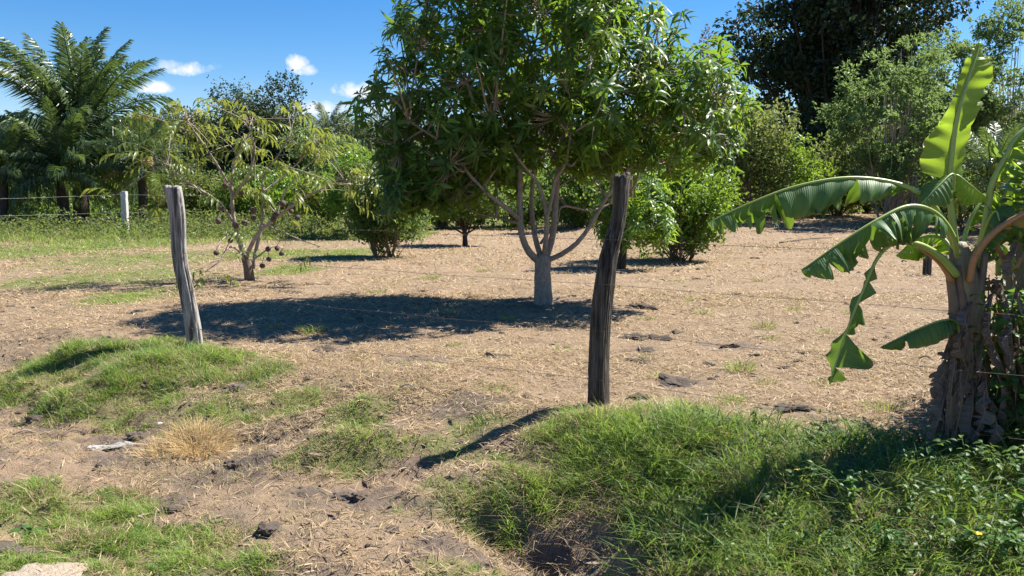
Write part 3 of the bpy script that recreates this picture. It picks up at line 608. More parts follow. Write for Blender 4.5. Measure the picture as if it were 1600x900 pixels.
for i, (px, Y, pt, w_, m_, lab) in enumerate([(650, 45, 285, 130, 'green', 'low green shrub behind the left limbs of the mango'), (745, 47, 280, 130, 'citrus', 'low bright shrub behind the young tree'), (835, 46, 290, 120, 'green', 'low shrub seen through the mango stems'), (920, 42, 285, 120, 'citrus', 'low bright shrub behind the bent right limb of the mango'),
        (1010, 45, 270, 130, 'olive', 'low olive shrub behind the dark post top'), (1120, 41, 262, 140, 'olive', 'low olive shrub behind the tip of the long banana leaf'), (1200, 42, 270, 140, 'green', 'low shady shrub above the long banana leaf'), (1280, 43, 262, 140, 'olive', 'low shrub left of the far posts'), (1355, 42, 268, 120, 'green', 'low shrub beside the leftmost far post'), (1445, 38, 262, 140, 'olive', 'low shrub behind the far posts and the folded banana leaf'),
        (30, 46, 270, 140, 'green', 'green shrub under the palm at the left edge'), (300, 46, 262, 120, 'olive', 'olive shrub behind the grey post top'), (390, 46, 255, 130, 'green', 'green shrub behind the fruiting tree'), (450, 44, 270, 120, 'citrus', 'bright shrub behind the right limbs of the fruiting tree')]):
    bgtree(px, Y, pt, 344, w_, M[m_], .28, 2600, lab, name='shrub', cat='shrub', nl=22, trunk_r=.06, multi=4, lr=(.25, .45), ry=2.2)
def treeline():
    mb = MB(); n = 15000; x = rng.uniform(-70, 70, n); y = rng.uniform(78, 92, n); top = 6.6+3.*vnoise(x, 0*x, .12, 40)+1.5*vnoise(x, 0*x, .5, 41)
    z = zof(x, y)+top*rng.random(n)**.7; P = np.stack([x, y, z], -1)
    V, T, c = scatter(SPR[0], P, nrm(rng.normal(size=(n, 3))+[0, -.3, .2]), nrm(rng.normal(size=(n, 3))*.6+[0, 0, 1]), rng.uniform(.9, 1.7, n)); mb.add(V, T, c=c)
    o = mb.obj('far_wood', M['grey'], smooth=False); tag(o, 'far wood closing the horizon behind the orchard', 'wood', kind='stuff')
treeline()
def undergrowth():
    mb = MB(); n = 11000; x = rng.uniform(-40, 40, n); y = rng.uniform(45, 62, n); h = .6+2.4*vnoise(x, y, .25, 44)+1.2*vnoise(x, y, .9, 45); z = zof(x, y)+h*rng.random(n)**.8
    V, T, c = scatter(SPR[2], np.stack([x, y, z], -1), nrm(rng.normal(size=(n, 3))+[0, 0, .2]), nrm(rng.normal(size=(n, 3))*.6+[0, 0, 1]), rng.uniform(.35, .8, n)); mb.add(V, T, c=np.clip(c*.6+.6*np.repeat(vnoise(x, y, .3, 46), len(SPR[2][0])), 0, 1))
    o = mb.obj('undergrowth', M['green'], smooth=False); tag(o, 'tangled green undergrowth below the trees behind the field', 'undergrowth', kind='stuff')
undergrowth()

# middle distance bushes and young trees
b = G(606, 403); k = b[1]/F
tree('round_bush', 'dense dark green bush with a short trunk left of the mango', b, W(600, 235, b[1])[2], 66*k, 62*k, W(600, 396, b[1])[2], M['green'], .15, 9500, nl=54, trunk_r=.07, cat='bush', seed=1, multi=5, lr=(.2, .36))
b = G(727, 384); k = b[1]/F
tree('young_tree', 'small round crowned tree with a thin dark trunk under the mango limbs', b, W(722, 275, b[1])[2], 66*k, 60*k, W(722, 352, b[1])[2], M['green'], .2, 3600, nl=26, trunk_r=.1, bark='darkbark', seed=2)
b = G(1060, 407); k = b[1]/F
tree('citrus_bush', 'bright green citrus bush reaching the ground right of the dark post', b, W(1060, 232, b[1])[2], 92*k, 75*k, W(1060, 404, b[1])[2], M['citrus'], .17, 9500, nl=60, trunk_r=.08, cat='bush', seed=3, multi=4, lr=(.22, .36))

# ---------------------------------------------------------------- mango tree
MLEAF = [lance(4, .115, .35, .03), lance(4, .125, .6, .035), lance(4, .105, .9, .03)]
def whorl(seed, n=14, L=.2):
    r = np.random.default_rng(seed); mb = MB()
    for i in range(n):
        ph = i*2.4+r.normal(0, .3); th = r.uniform(.75, 1.75); d = np.array([sin(th)*cos(ph), sin(th)*sin(ph), cos(th)])
        U = nrm(np.array([0, 0, 1.])+d*.01+r.normal(size=3)*.3); P = np.array([0, 0, -.1*i/n*1.2])
        V, T, c = scatter(MLEAF[r.integers(3)], [P], [d], [U], np.array([L*r.uniform(.7, 1.2)]), np.array([r.random()])); mb.add(V, T, c=c)
    V, T = tube(np.array([[0, 0, -.2], [0, 0, 0]]), [.005, .003], 4, cap=False); mb.add(V, T, c=.3)
    return np.concatenate(mb.V), np.concatenate(mb.T), np.concatenate(mb.A['c'])
WH = [whorl(300+i, 13+i % 3) for i in range(6)]
def fit_axis(a):
    a = nrm(a); t = Vector(a); q = t.to_track_quat('Z', 'Y'); return q
def mango(name, label, base, ells, limbs, Y0, nwh, npart, scale=1., m='mango', bark='mangobark', seed=5, trunk=None, twigs=True):
    r = np.random.default_rng(seed); t = thing(name, base, label, 'tree'); org = np.asarray(base)
    E = [(W(a, b_, Y0+dy), rx*Y0/F, ry, rz*Y0/F) for (a, b_, rx, rz, ry, dy) in ells]
    # trunk and limbs
    V, T = tube(smooth_path([np.array(q)-org for q in trunk[0]], 14), np.interp(np.linspace(0, 1, 14), np.linspace(0, 1, len(trunk[1])), trunk[1]), 14, rough=.025); MB().add(V, T).obj('trunk', M[bark], t)
    nodes = []
    for path, r0, r1 in limbs:
        P = smooth_path(path, 16); nodes.append(P[5:]); V, T = tube(P-org, np.linspace(r0, r1, 16), 9, rough=.03); MB().add(V, T).obj('limb', M[bark], t)
    nodes = np.concatenate(nodes)
    # tips near the surface of the union of lobes
    pts = []; dirs = []; vol = np.array([e[1]*e[3]+e[1]*e[2] for e in E]); vol /= vol.sum(); lump = r.normal(size=(40, 3))
    while len(pts) < nwh:
        i = r.choice(len(E), p=vol); c, rx, ry, rz = E[i]; d = r.normal(size=3); d /= np.linalg.norm(d)
        bumpy = 1+.19*np.sin(d@lump[i*3 % 40]*4.1+i)+.14*np.sin(d@lump[(i*3+1) % 40]*6.3)
        q = r.uniform(.8, 1.06) if r.random() < .72 else r.uniform(.4, .8); p = c+d*q*bumpy*[rx, ry, rz]
        mn = min(np.linalg.norm((p-e[0])/[e[1], e[2], e[3]]) for j, e in enumerate(E) if j != i) if len(E) > 1 else 9
        if mn < .72 and r.random() < .85: continue
        if p[2] < base[2]+.55: continue
        pts.append(p); dirs.append(nrm(d/[rx, ry, rz]*rx*.9+[0, 0, .75]+r.normal(size=3)*.3))
    pts = np.array(pts); dirs = np.array(dirs)
    # branches: tips gather into forks, forks reach the nearest limb
    if twigs:
        br = MB(); used = np.zeros(len(pts), bool)
        for i in r.permutation(len(pts)):
            if used[i]: continue
            near = np.where((np.linalg.norm(pts-pts[i], axis=1) < .55*scale) & ~used)[0]; used[near] = True
            cen = pts[near].mean(0); j = np.argmin(np.linalg.norm((nodes-cen)*[1, 1, 1.0]+[0, 0, .3], axis=1)); a = nodes[j]; fork = cen*.78+a*.22
            mid = (a+fork)/2+[0, 0, -.08]+r.normal(size=3)*.06
            V, T = tube(smooth_path([a, mid, fork], 6)-org, np.linspace(.02, .009, 6)*scale, 5, cap=False); br.add(V, T)
            for q in near:
                V, T = tube(smooth_path([fork, (fork+pts[q])/2+[0, 0, -.04], pts[q]], 4)-org, np.linspace(.008, .004, 4)*scale, 4, cap=False); br.add(V, T)
        br.obj('branches', M[bark], t)['kind'] = 'stuff'
    meshes = [mk_mesh('leaf_cluster', w[0], w[1], M[m], {'c': w[2]}) for w in WH]; young = [mk_mesh('leaf_cluster', w[0], w[1], M['mangoyoung'], {'c': w[2]}) for w in WH]; yb = MB()
    order = np.argsort(pts[:, 1]); parts = set(order[:npart].tolist()); mb = MB()
    for i in range(len(pts)):
        q = fit_axis(dirs[i]) @ Vector((0, 0, 1)).rotation_difference(Vector((0, 0, 1))); q = q @ Matrix.Rotation(r.uniform(0, 6.28), 3, 'Z').to_quaternion(); s = scale*r.uniform(.85, 1.2); k = r.integers(6)
        if i in parts:
            o = bpy.data.objects.new('leaf_cluster', (young if r.random() < .16 else meshes)[k]); o.rotation_mode = 'QUATERNION'; o.rotation_quaternion = q; o.location = pts[i]-org; o.scale = (s, s, s); link(o, t)
        else:
            R3 = np.array(q.to_matrix()); (yb if r.random() < .16 else mb).add(WH[k][0]@R3.T*s+(pts[i]-org), WH[k][1], c=np.clip(WH[k][2]+r.normal(0, .25), 0, 1))
    if mb.V: o = mb.obj('foliage', M[m], t); o['kind'] = 'stuff'
    if yb.V: o = yb.obj('young_foliage', M['mangoyoung'], t); o['kind'] = 'stuff'
    return t
b = G(849, 474); Y0 = b[1]
def w0(px, py, dy=0.): return W(px, py, Y0+dy)
trunkp = [b-[0, 0, .15], w0(849, 470), w0(848, 440), w0(848, 412), w0(849, 398)]
kk = Y0/F
limbs = [([w0(846, 412), w0(826, 393, -.1), w0(815, 365, -.15), w0(812, 325, -.15), w0(813, 270, -.1), w0(805, 190), w0(780, 100), w0(760, 0)], .075, .025),
    ([w0(814, 345, -.15), w0(795, 328, -.3), w0(765, 305, -.5), w0(735, 275, -.6), w0(700, 230, -.7), w0(640, 190, -.8)], .05, .014),
    ([w0(812, 350, -.1), w0(780, 340, .2), w0(745, 332, .5), w0(690, 300, .8)], .03, .012),
    ([w0(846, 405), w0(836, 370, .15), w0(831, 330, .25), w0(832, 285, .3), w0(840, 200, .4), w0(830, 80, .5)], .06, .02),
    ([w0(850, 405), w0(853, 370, -.15), w0(854, 335, -.2), w0(845, 300, -.25), w0(838, 282, -.3), w0(815, 255, -.5), w0(770, 190, -.8)], .055, .015),
    ([w0(853, 345, -.2), w0(862, 310, -.25), w0(868, 280, -.3), w0(885, 250, -.5), w0(900, 150, -.7)], .04, .014),
    ([w0(852, 405), w0(863, 370, .05), w0(868, 320, .05), w0(872, 265, .1), w0(885, 180, .1), w0(890, 60, .1), w0(885, -30, .1)], .07, .02),
    ([w0(852, 408), w0(878, 397, -.05), w0(905, 376, -.1), w0(930, 340, -.15), w0(958, 292, -.2), w0(1000, 248, -.2), w0(1060, 205, -.2), w0(1110, 180, -.2)], .055, .015),
    ([w0(872, 262, .1), w0(905, 215, .3), w0(960, 160, .5), w0(1020, 120, .6)], .035, .012),
    ([w0(845, 380, .1), w0(870, 345, .5), w0(880, 322, .7), w0(930, 328, 1.0), w0(985, 300, 1.2)], .03, .012)]
mango('mango_tree', 'big leafy mango tree with many pale stems in the middle of the field', b,
      [(800,40,185,150,2.0,0),(690,160,120,120,1.5,-.1),(672,262,88,66,1.25,-.1),(930,120,120,130,1.8,.1),(1066,165,98,102,1.3,-.1),(945,235,85,45,1.2,.1),(850,-35,150,85,1.6,0),(775,245,90,62,1.3,.7),(640,292,62,42,.9,-.3)],
      [(p_, a_*.76, c_) for p_, a_, c_ in limbs], Y0, 1680, 295, 1.1, trunk=(trunkp, [.2, .145, .12, .122, .1]))
b = G(970, 420); Y1 = b[1]
mango('mango_tree', 'smaller mango tree with dark trunk and sunlit low leaves behind the dark post', b, [(1008,350,52,40,.7,-.3),(960,340,40,40,.7,.2),(985,290,60,50,.9,.3)],
      [([W(975, 390, Y1), W(985, 360, Y1), W(1015, 335, Y1-.2)], .05, .02), ([W(972, 395, Y1), W(965, 350, Y1+.1), W(960, 320, Y1+.2)], .05, .02), ([W(974, 390, Y1), W(985, 330, Y1+.2), W(985, 280, Y1+.3)], .05, .02)],
      Y1, 200, 60, 1.15, m='citrus', bark='darkbark', seed=9, trunk=([b-[0, 0, .1], W(972, 405, Y1), W(975, 385, Y1)], [.12, .1, .07]))

# ---------------------------------------------------------------- fruiting tree on the left (long drooping leaves in rows)
def spray(seed, n=9, L=.22):
    r = np.random.default_rng(seed); mb = MB(); ax = smooth_path([[0, 0, 0], [.2, 0, .03], [.42, r.normal(0, .03), -.05]], 8)
    for i in range(n):
        k = i/(n-1); p = np.array([np.interp(k, np.linspace(0, 1, 8), ax[:, a]) for a in range(3)]); sd = 1 if i % 2 else -1
        d = nrm(np.array([.75, sd*.55, -.35+r.normal(0, .2)]))
        V, T, c = scatter(lance(5, .1, .55, .03), [p], [d], [nrm([r.normal(0, .2), r.normal(0, .2), 1])], np.array([L*r.uniform(.7, 1.15)]), np.array([r.random()])); mb.add(V, T, c=c)
    V, T = tube(ax, np.linspace(.006, .003, 8), 4, cap=False); mb.add(V, T, c=.6)
    return np.concatenate(mb.V), np.concatenate(mb.T), np.concatenate(mb.A['c'])
def soursop():
    b = G(391, 438); Y = b[1]; r = np.random.default_rng(77); k = Y/F
    def w(px, py, d=0.): return W(px, py, Y+d)
    t = thing('fruit_tree', b, 'open low tree with drooping yellow green leaves and dark round fruits behind the grey post', 'tree')
    V, T = tube(smooth_path([b-[0, 0, .1]-b, w(388, 420)-b, w(383, 402)-b], 8), np.linspace(.105, .075, 8), 10, rough=.04); MB().add(V, T).obj('trunk', M['brownbark'], t)
    L = [([w(384, 410), w(378, 390), w(369, 360), w(364, 330), w(362, 290), w(368, 250, .2), w(395, 200, .3)], .08, .02),
         ([w(384, 406), w(392, 385, -.1), w(405, 362, -.2), w(428, 343, -.2), w(462, 318, -.3), w(500, 296, -.4), w(540, 284, -.4)], .07, .012),
         ([w(395, 420, .2), w(400, 390, .3), w(410, 345, .4), w(411, 300, .4), w(412, 275, .4), w(440, 235, .5), w(455, 205, .6)], .06, .012),
         ([w(363, 345), w(352, 328, -.2), w(335, 310, -.4), w(305, 292, -.6), w(275, 270, -.8), w(262, 255, -.9)], .045, .01),
         ([w(364, 310), w(380, 285, -.2), w(392, 262, -.4), w(398, 230, -.5), w(385, 190, -.6)], .04, .01),
         ([w(362, 300), w(350, 275, -.3), w(325, 235, -.5), w(300, 200, -.6), w(290, 185, -.6)], .04, .01),
         ([w(382, 402), w(368, 388, -.5), w(355, 388, -.7), w(343, 408, -.9), w(320, 425, -1.)], .035, .01),
         ([w(410, 350, .3), w(440, 362, .2), w(470, 375, 0), w(500, 385, -.1)], .03, .008),
         ([w(411, 300, .4), w(430, 285, .6), w(470, 250, .9), w(490, 225, 1.)], .035, .01),
         ([w(386, 412), w(404, 400, .1), w(425, 386, .2), w(446, 390, .15)], .03, .006), ([w(374, 378), w(360, 366, -.2), w(346, 376, -.5), w(338, 386, -.7)], .03, .006),
         ([w(430, 342, -.2), w(445, 300, -.1), w(470, 270, 0), w(500, 240, .1)], .03, .01)]
    tips = []
    for P, a, c in L:
        Q = smooth_path(P, 16); V, T = tube(Q-b, np.linspace(a*.68, c*.8, 16), 7, rough=.05); MB().add(V, T).obj('limb', M['palebark'], t)
        for i in range(8, 16):
            for _ in range((1 if i < 14 else 3) if a > .0301 else (i == 15)): tips.append((Q[i], nrm(Q[min(i, 14)+1]-Q[min(i, 14)])))
    sp = [spray(500+i) for i in range(5)]; ms = [mk_mesh('leaf_spray', s[0], s[1], M['soursop'], {'c': s[2]}) for s in sp]; tw = MB()
    sites = []
    for p, d in tips:
        e = p+nrm(d*.6+r.normal(size=3)*[.9, .9, .6]+[0, 0, .15])*r.uniform(.1, .55); sites.append((p, e))
    # extra ones to fill the crown
    for _ in range(46):
        p, d = tips[r.integers(len(tips))]; e = p+r.normal(size=3)*[.45, .45, .4]; sites.append((p, e))
    for p, e in sites:
        if e[2] < b[2]+1.15 and r.random() < .72: continue
        V, T = tube(smooth_path([p, (p+e)/2+[0, 0, .03], e], 4)-b, np.linspace(.01, .005, 4), 4, cap=False); tw.add(V, T)
        hd = nrm(e-p); az = math.atan2(hd[1], hd[0])+r.normal(0, .5); o = bpy.data.objects.new('leaf_spray', ms[r.integers(5)])
        o.location = e-b; o.rotation_euler = (r.normal(0, .4), r.uniform(-.5, .6), az); s = r.uniform(.75, 1.25); o.scale = (s, s, s); link(o, t)
    tw.obj('twigs', M['palebark'], t)['kind'] = 'stuff'
    # fruits
    import bmesh
    bm = bmesh.new(); bmesh.ops.create_icosphere(bm, subdivisions=2, radius=1)
    for v in bm.verts: n = v.co.normalized(); v.co *= 1+.08*sin(n.x*7+1)*sin(n.y*6)*cos(n.z*8)
    me = bpy.data.meshes.new('fruit'); bm.to_mesh(me); bm.free(); me.materials.append(M['fruit'])
    for p_ in me.polygons: p_.use_smooth = True
    
    for px, py, d in [(345,325,-.3),(382,348,0),(341,345,-.4),(427,343,-.2),(360,376,-.1),(338,395,-.7),(419,389,.2),(433,388,.2),(440,396,.1),(420,405,.1),(377,302,-.1),(442,318,-.2),(430,336,-.2),(410,415,.2),(396,340,0),(368,352,-.1),(455,330,-.2),(395,328,.2),(352,290,-.3),(465,340,-.2)]:
        o = bpy.data.objects.new('fruit', me); o.location = w(px, py, d-.05)-b; s = r.uniform(.045, .062); o.scale = (s, s, s*1.1); o.rotation_euler = (r.random(), r.random(), r.random()*6); link(o, t)
        q = w(px, py, d-.05); V, T = tube(np.array([q+[0, 0, .05], q+[r.normal(0, .05), .03, .16]])-b, .005, 4, cap=False); MB().add(V, T).obj('fruit_stalk', M['brownbark'], t)
soursop()

# ---------------------------------------------------------------- palms
def frond_mesh(L, nleaf, leaflen, arch, hang, m, seed, width=.019, name='frond'):
    """a pinnate frond along +X that arches down; leaflets both sides"""
    r = np.random.default_rng(seed); s = np.linspace(0, 1, 14); ang = .1-arch*s**1.6
    st = np.stack([np.cos(ang), 0*ang, np.sin(ang)], -1)*L/13; P = np.vstack([[0, 0, 0], np.cumsum(st[:-1], 0)]); mb = MB()
    V, T = tube(P, np.linspace(.035, .006, 14)*L/3, 5, cap=False); mb.add(V, T, c=.5)
    tt = np.linspace(.14, 1, nleaf)
    for sd in (-1, 1):
        q = np.stack([np.interp(tt, s, P[:, k]) for k in range(3)], -1); tg = nrm(np.stack([np.interp(tt, s, np.gradient(P[:, k])) for k in range(3)], -1))
        n = nleaf; ll = leaflen*(np.sin(pi*np.clip(tt*.85+.12, 0, 1))**.6)*r.uniform(.8, 1.15, n)
        out = nrm(tg*(.45+.5*tt[:, None])+np.array([0, sd*1., .15])+r.normal(size=(n, 3))*.14); dn = np.array([0, 0, -1.])
        a = q; b_ = q+out*(ll*.5)[:, None]+dn*(ll*.08*hang)[:, None]; c_ = q+out*(ll*(.95-.3*hang))[:, None]+dn*(ll*.55*hang)[:, None]
        sdv = nrm(np.cross(out, [0, 0, 1.])+r.normal(size=(n, 3))*.3); w = width*L/3*r.uniform(.8, 1.2, n)[:, None]
        V = np.stack([a+sdv*w*.5, a-sdv*w*.5, b_+sdv*w, b_-sdv*w, c_], 1).reshape(-1, 3); T = (BLADE[1][None]+(np.arange(n)*5)[:, None, None]).reshape(-1, 3)
        mb.add(V, T, c=np.repeat(r.random(n), 5))
    return mb.mesh(name, m, smooth=False)
def palm(px, Y, base_py, crown_py, L, n, label, mats, seed, up=(.0, 1.45), group=None, trunk=True, lean=0.):
    r = np.random.default_rng(seed); b = W(px, base_py, Y); b[2] = zof(b[0], b[1]); t = thing('palm', b, label, 'palm tree', group)
    cz = max(.3, W(px, crown_py, Y)[2]-b[2])
    V, T = tube(smooth_path([[0, 0, -.2], [lean*.5, 0, cz*.5], [lean, 0, cz]], 10), np.linspace(.3, .22, 10)*L/4, 10, rough=.08); MB().add(V, T).obj('trunk', M['darkbark'], t)
    ms = [frond_mesh(L, 64, L*.24, a, h, M[m], seed+i*7) for i, (a, h, m) in enumerate([(.8, 1.0, mats[0]), (1.3, 1.25, mats[0]), (1.8, 1.3, mats[1]), (.6, .95, mats[0]), (1.6, 1.3, mats[2])])]
    for i in range(n):
        q_ = (i+.5)/n; e = up[1]-.62*q_/.46 if q_ < .46 else .7-(.7-up[0])*(q_-.46)/.54; az = i*2.399+r.normal(0, .2)
        k = 3 if e > 1.15 else (0 if e > .8 else (1 if e > .1 else 2)); k = 4 if (e < .55 and r.random() < .25) else k
        o = bpy.data.objects.new('frond', ms[k]); s = r.uniform(.85, 1.08)*(1 if e > .7 else .78)
        o.location = (lean, 0, cz-.25*L/4*(1-e/1.5)); o.rotation_euler = (r.normal(0, .2), -e, az); o.scale = (s, s, s); link(o, t)
    return t
palm(128, 42, 335, 222, 5.7, 66, 'tall dark palm with arching fronds at the left', ('palm', 'palm', 'palmlime'), 61, up=(-.45, 1.4))
palm(100, 40, 335, 270, 4.0, 34, 'bushy lower palm in front of the tall palm', ('palm', 'palm', 'palmlime'), 66, up=(-.2, 1.3))
palm(8, 39, 335, 265, 3.1, 28, 'palm with hanging fronds cut by the left edge', ('palm', 'palm', 'palmlime'), 62, up=(-.5, 1.2))
palm(225, 41, 340, 262, 3.2, 34, 'shorter palm with yellowing drooping fronds right of the tall palm', ('palm', 'palmlime', 'palmdry'), 63, up=(-.5, 1.2))
palm(515, 66, 330, 212, 3., 20, 'distant palm top against the clouds', ('grey', 'palm', 'palmdry'), 64, up=(-.4, 1.3))
palm(1545, 27, 340, 275, 2.4, 28, 'low palm with pale fronds behind the tattered banana leaf', ('palm', 'palmlime', 'palmlime'), 65, up=(-.4, 1.2))

# ---------------------------------------------------------------- tall weeds along the far left fence
def weeds_left():
    mb = MB(); md = MB(); n = 52000; x = rng.uniform(-28, -3.5, n); yb = 22.5+6*vnoise(x, 0*x, .35, 57)+6*sstep(-13, -6, x); y = yb+rng.random(n)**.8*(40.5-yb)
    e = sstep(yb, 35, y); ns = vnoise(x, y, .7, 51)
    hh = (.1+1.15*ns**1.4*e*(.6+.4*sstep(-8, -16, x)))*rng.uniform(.4, 1.2, n)*(1-.45*sstep(-9, -4, x)); kp = rng.random(n) < (.12+.88*vnoise(x, y, .9, 52)**1.5)*(.25+.75*e); x, y, hh, ns = x[kp], y[kp], hh[kp], ns[kp]; n = len(x)
    dry = rng.random(n) < .12+.35*vnoise(x, y, .6, 56)**2
    for sel, m_ in ((~dry, mb), (dry, md)): blades(x[sel], y[sel], hh[sel], rng.uniform(.012, .028, sel.sum()), rng.uniform(.3, 1.3, sel.sum()), np.clip(rng.normal(.45, .28, sel.sum()), 0, 1), mb=m_, lean=.55)
    k = 11000; x = rng.uniform(-28, -4, k); y = rng.uniform(32.5, 41, k); P = np.stack([x, y, zof(x, y)+rng.random(k)*1.5*vnoise(x, y, .8, 53)*sstep(31, 36, y)], -1)
    lf = MB(); V, T, c = scatter(SPR[1], P, rand_dirs(k), nrm(rng.normal(size=(k, 3))*.5+[0, 0, 1]), rng.uniform(.14, .34, k)); lf.add(V, T, c=c)
    o = mb.obj('tall_weeds', M['grass'], smooth=False); tag(o, 'tall tangled weeds along the far fence at the left', 'weeds', kind='stuff')
    o = md.obj('dry_weeds', M['straw'], smooth=False); tag(o, 'dry blond stalks among the tall weeds by the far fence', 'dry weeds', kind='stuff')
    o = lf.obj('leafy_weeds', M['olive'], smooth=False); tag(o, 'leafy olive weeds at the foot of the left palms', 'leafy weeds', kind='stuff')
weeds_left()

# ---------------------------------------------------------------- banana plant
bb = G(1512, 700); YB = bb[1]
def wb(px, py, d=0.): return W(px, py, YB+d)
def bleaf(parent, name, pts, halfw, up, fold, m, tears=.25, ribm='midrib', rib=.011, seed=0, curve=.5, n=44, start=0., end=1., asym=(1., 1.), ragged=.06, minlen=1.0, rib_r=None, label=None, foldvar=.4, halfw2=None, ripple=.0, taper=.12):
    """midrib polyline pts (world); halfw profile along it; fold = (left, right) drop angles; torn into strips"""
    r = np.random.default_rng(seed); P = smooth_path(pts, n); T = nrm(np.gradient(P, axis=0)); up = np.broadcast_to(np.asarray(up, float), P.shape)
    S = nrm(np.cross(T, up)); N = np.cross(S, T); d = np.r_[0, np.cumsum(np.linalg.norm(np.diff(P, axis=0), axis=1))]
    tt = d/d[-1]; org = np.array(P[0]); hw = np.interp((tt-start)/(end-start), np.linspace(0, 1, len(halfw)), halfw); hw[(tt < start) | (tt > end)] = 0; hw2 = hw if halfw2 is None else np.interp((tt-start)/(end-start), np.linspace(0, 1, len(halfw2)), halfw2); rp = [r.uniform(0, 6) for _ in range(2)]
    mb = MB(); nc = 6
    idx = np.where((tt >= start) & (tt <= end+1e-6))[0]; i0, i1 = idx[0], idx[-1]
    for si, sd in enumerate((-1, 1)):
        i = i0
        while i < i1:
            j = i+1
            while j < i1 and r.random() > tears: j += 1
            fo = fold[si]+r.normal(0, foldvar); sk = r.normal(0, .05); lenf = r.uniform(minlen, 1.04); cv = curve*r.uniform(.6, 1.3)
            sub = 2; tq = np.linspace(i, j, (j-i)*sub+1); rows = []
            for q in tq:
                a = int(min(q, n-2)); f = q-a; p = P[a]*(1-f)+P[a+1]*f; t = nrm(T[a]*(1-f)+T[a+1]*f); s = nrm(S[a]*(1-f)+S[a+1]*f); nn = N[a]*(1-f)+N[a+1]*f
                HW = (hw, hw2)[si]; h = (HW[a]*(1-f)+HW[a+1]*f)*asym[si]*lenf; fw = fo+ripple*math.sin(q*.55+rp[si])+.12*math.sin(q*2.3)*(tears > 0); e = 1.
                if tears > 0: z = (q-i)/max(1, j-i); e = 1-ragged*abs(2*z-1)**3+r.normal(0, .012)
                cur = p.copy(); row = [cur.copy()]; ang = fw*.55
                for c in range(1, nc):
                    ang = fw*.55+fw*.9*c/nc+cv*(c/nc)**2
                    dirn = sd*s*cos(ang)-nn*sin(ang)+t*(.22+sk*c); cur = cur+nrm(dirn)*h*e/(nc-1); row.append(cur+t*(((i+j)/2-q)*(d[-1]/(n-1))*taper*(c/(nc-1))**1.5*(tears > .1)))
                rows.append(row)
            rows = np.array(rows); gap = .0015*(T[min(j, n-1)]); rows[-1, 1:] -= gap*np.linspace(.5, 4, nc-1)[:, None]
            cc = np.tile(np.linspace(0, 1, nc), len(rows)); vv = np.repeat(np.interp(tq, np.arange(n), d), nc)
            mb.add(rows.reshape(-1, 3)-org, gridtris(len(rows), nc), c=cc, vein=vv); i = j
    V, Tr = tube(P-org, np.linspace(rib*1.6, rib*.25, n) if rib_r is None else np.interp(np.linspace(0, 1, n), np.linspace(0, 1, len(rib_r)), rib_r), 7)
    leaf = mb.obj(name, m, parent) if mb.V else None
    ro = MB().add(V, Tr, c=.5, vein=0.).obj('midrib', M[ribm], leaf or parent)
    if leaf: leaf.location = org-np.array(parent.location); 
    else: ro.location = org-np.array(parent.location)
    if label and leaf: leaf['label'] = label
    return leaf
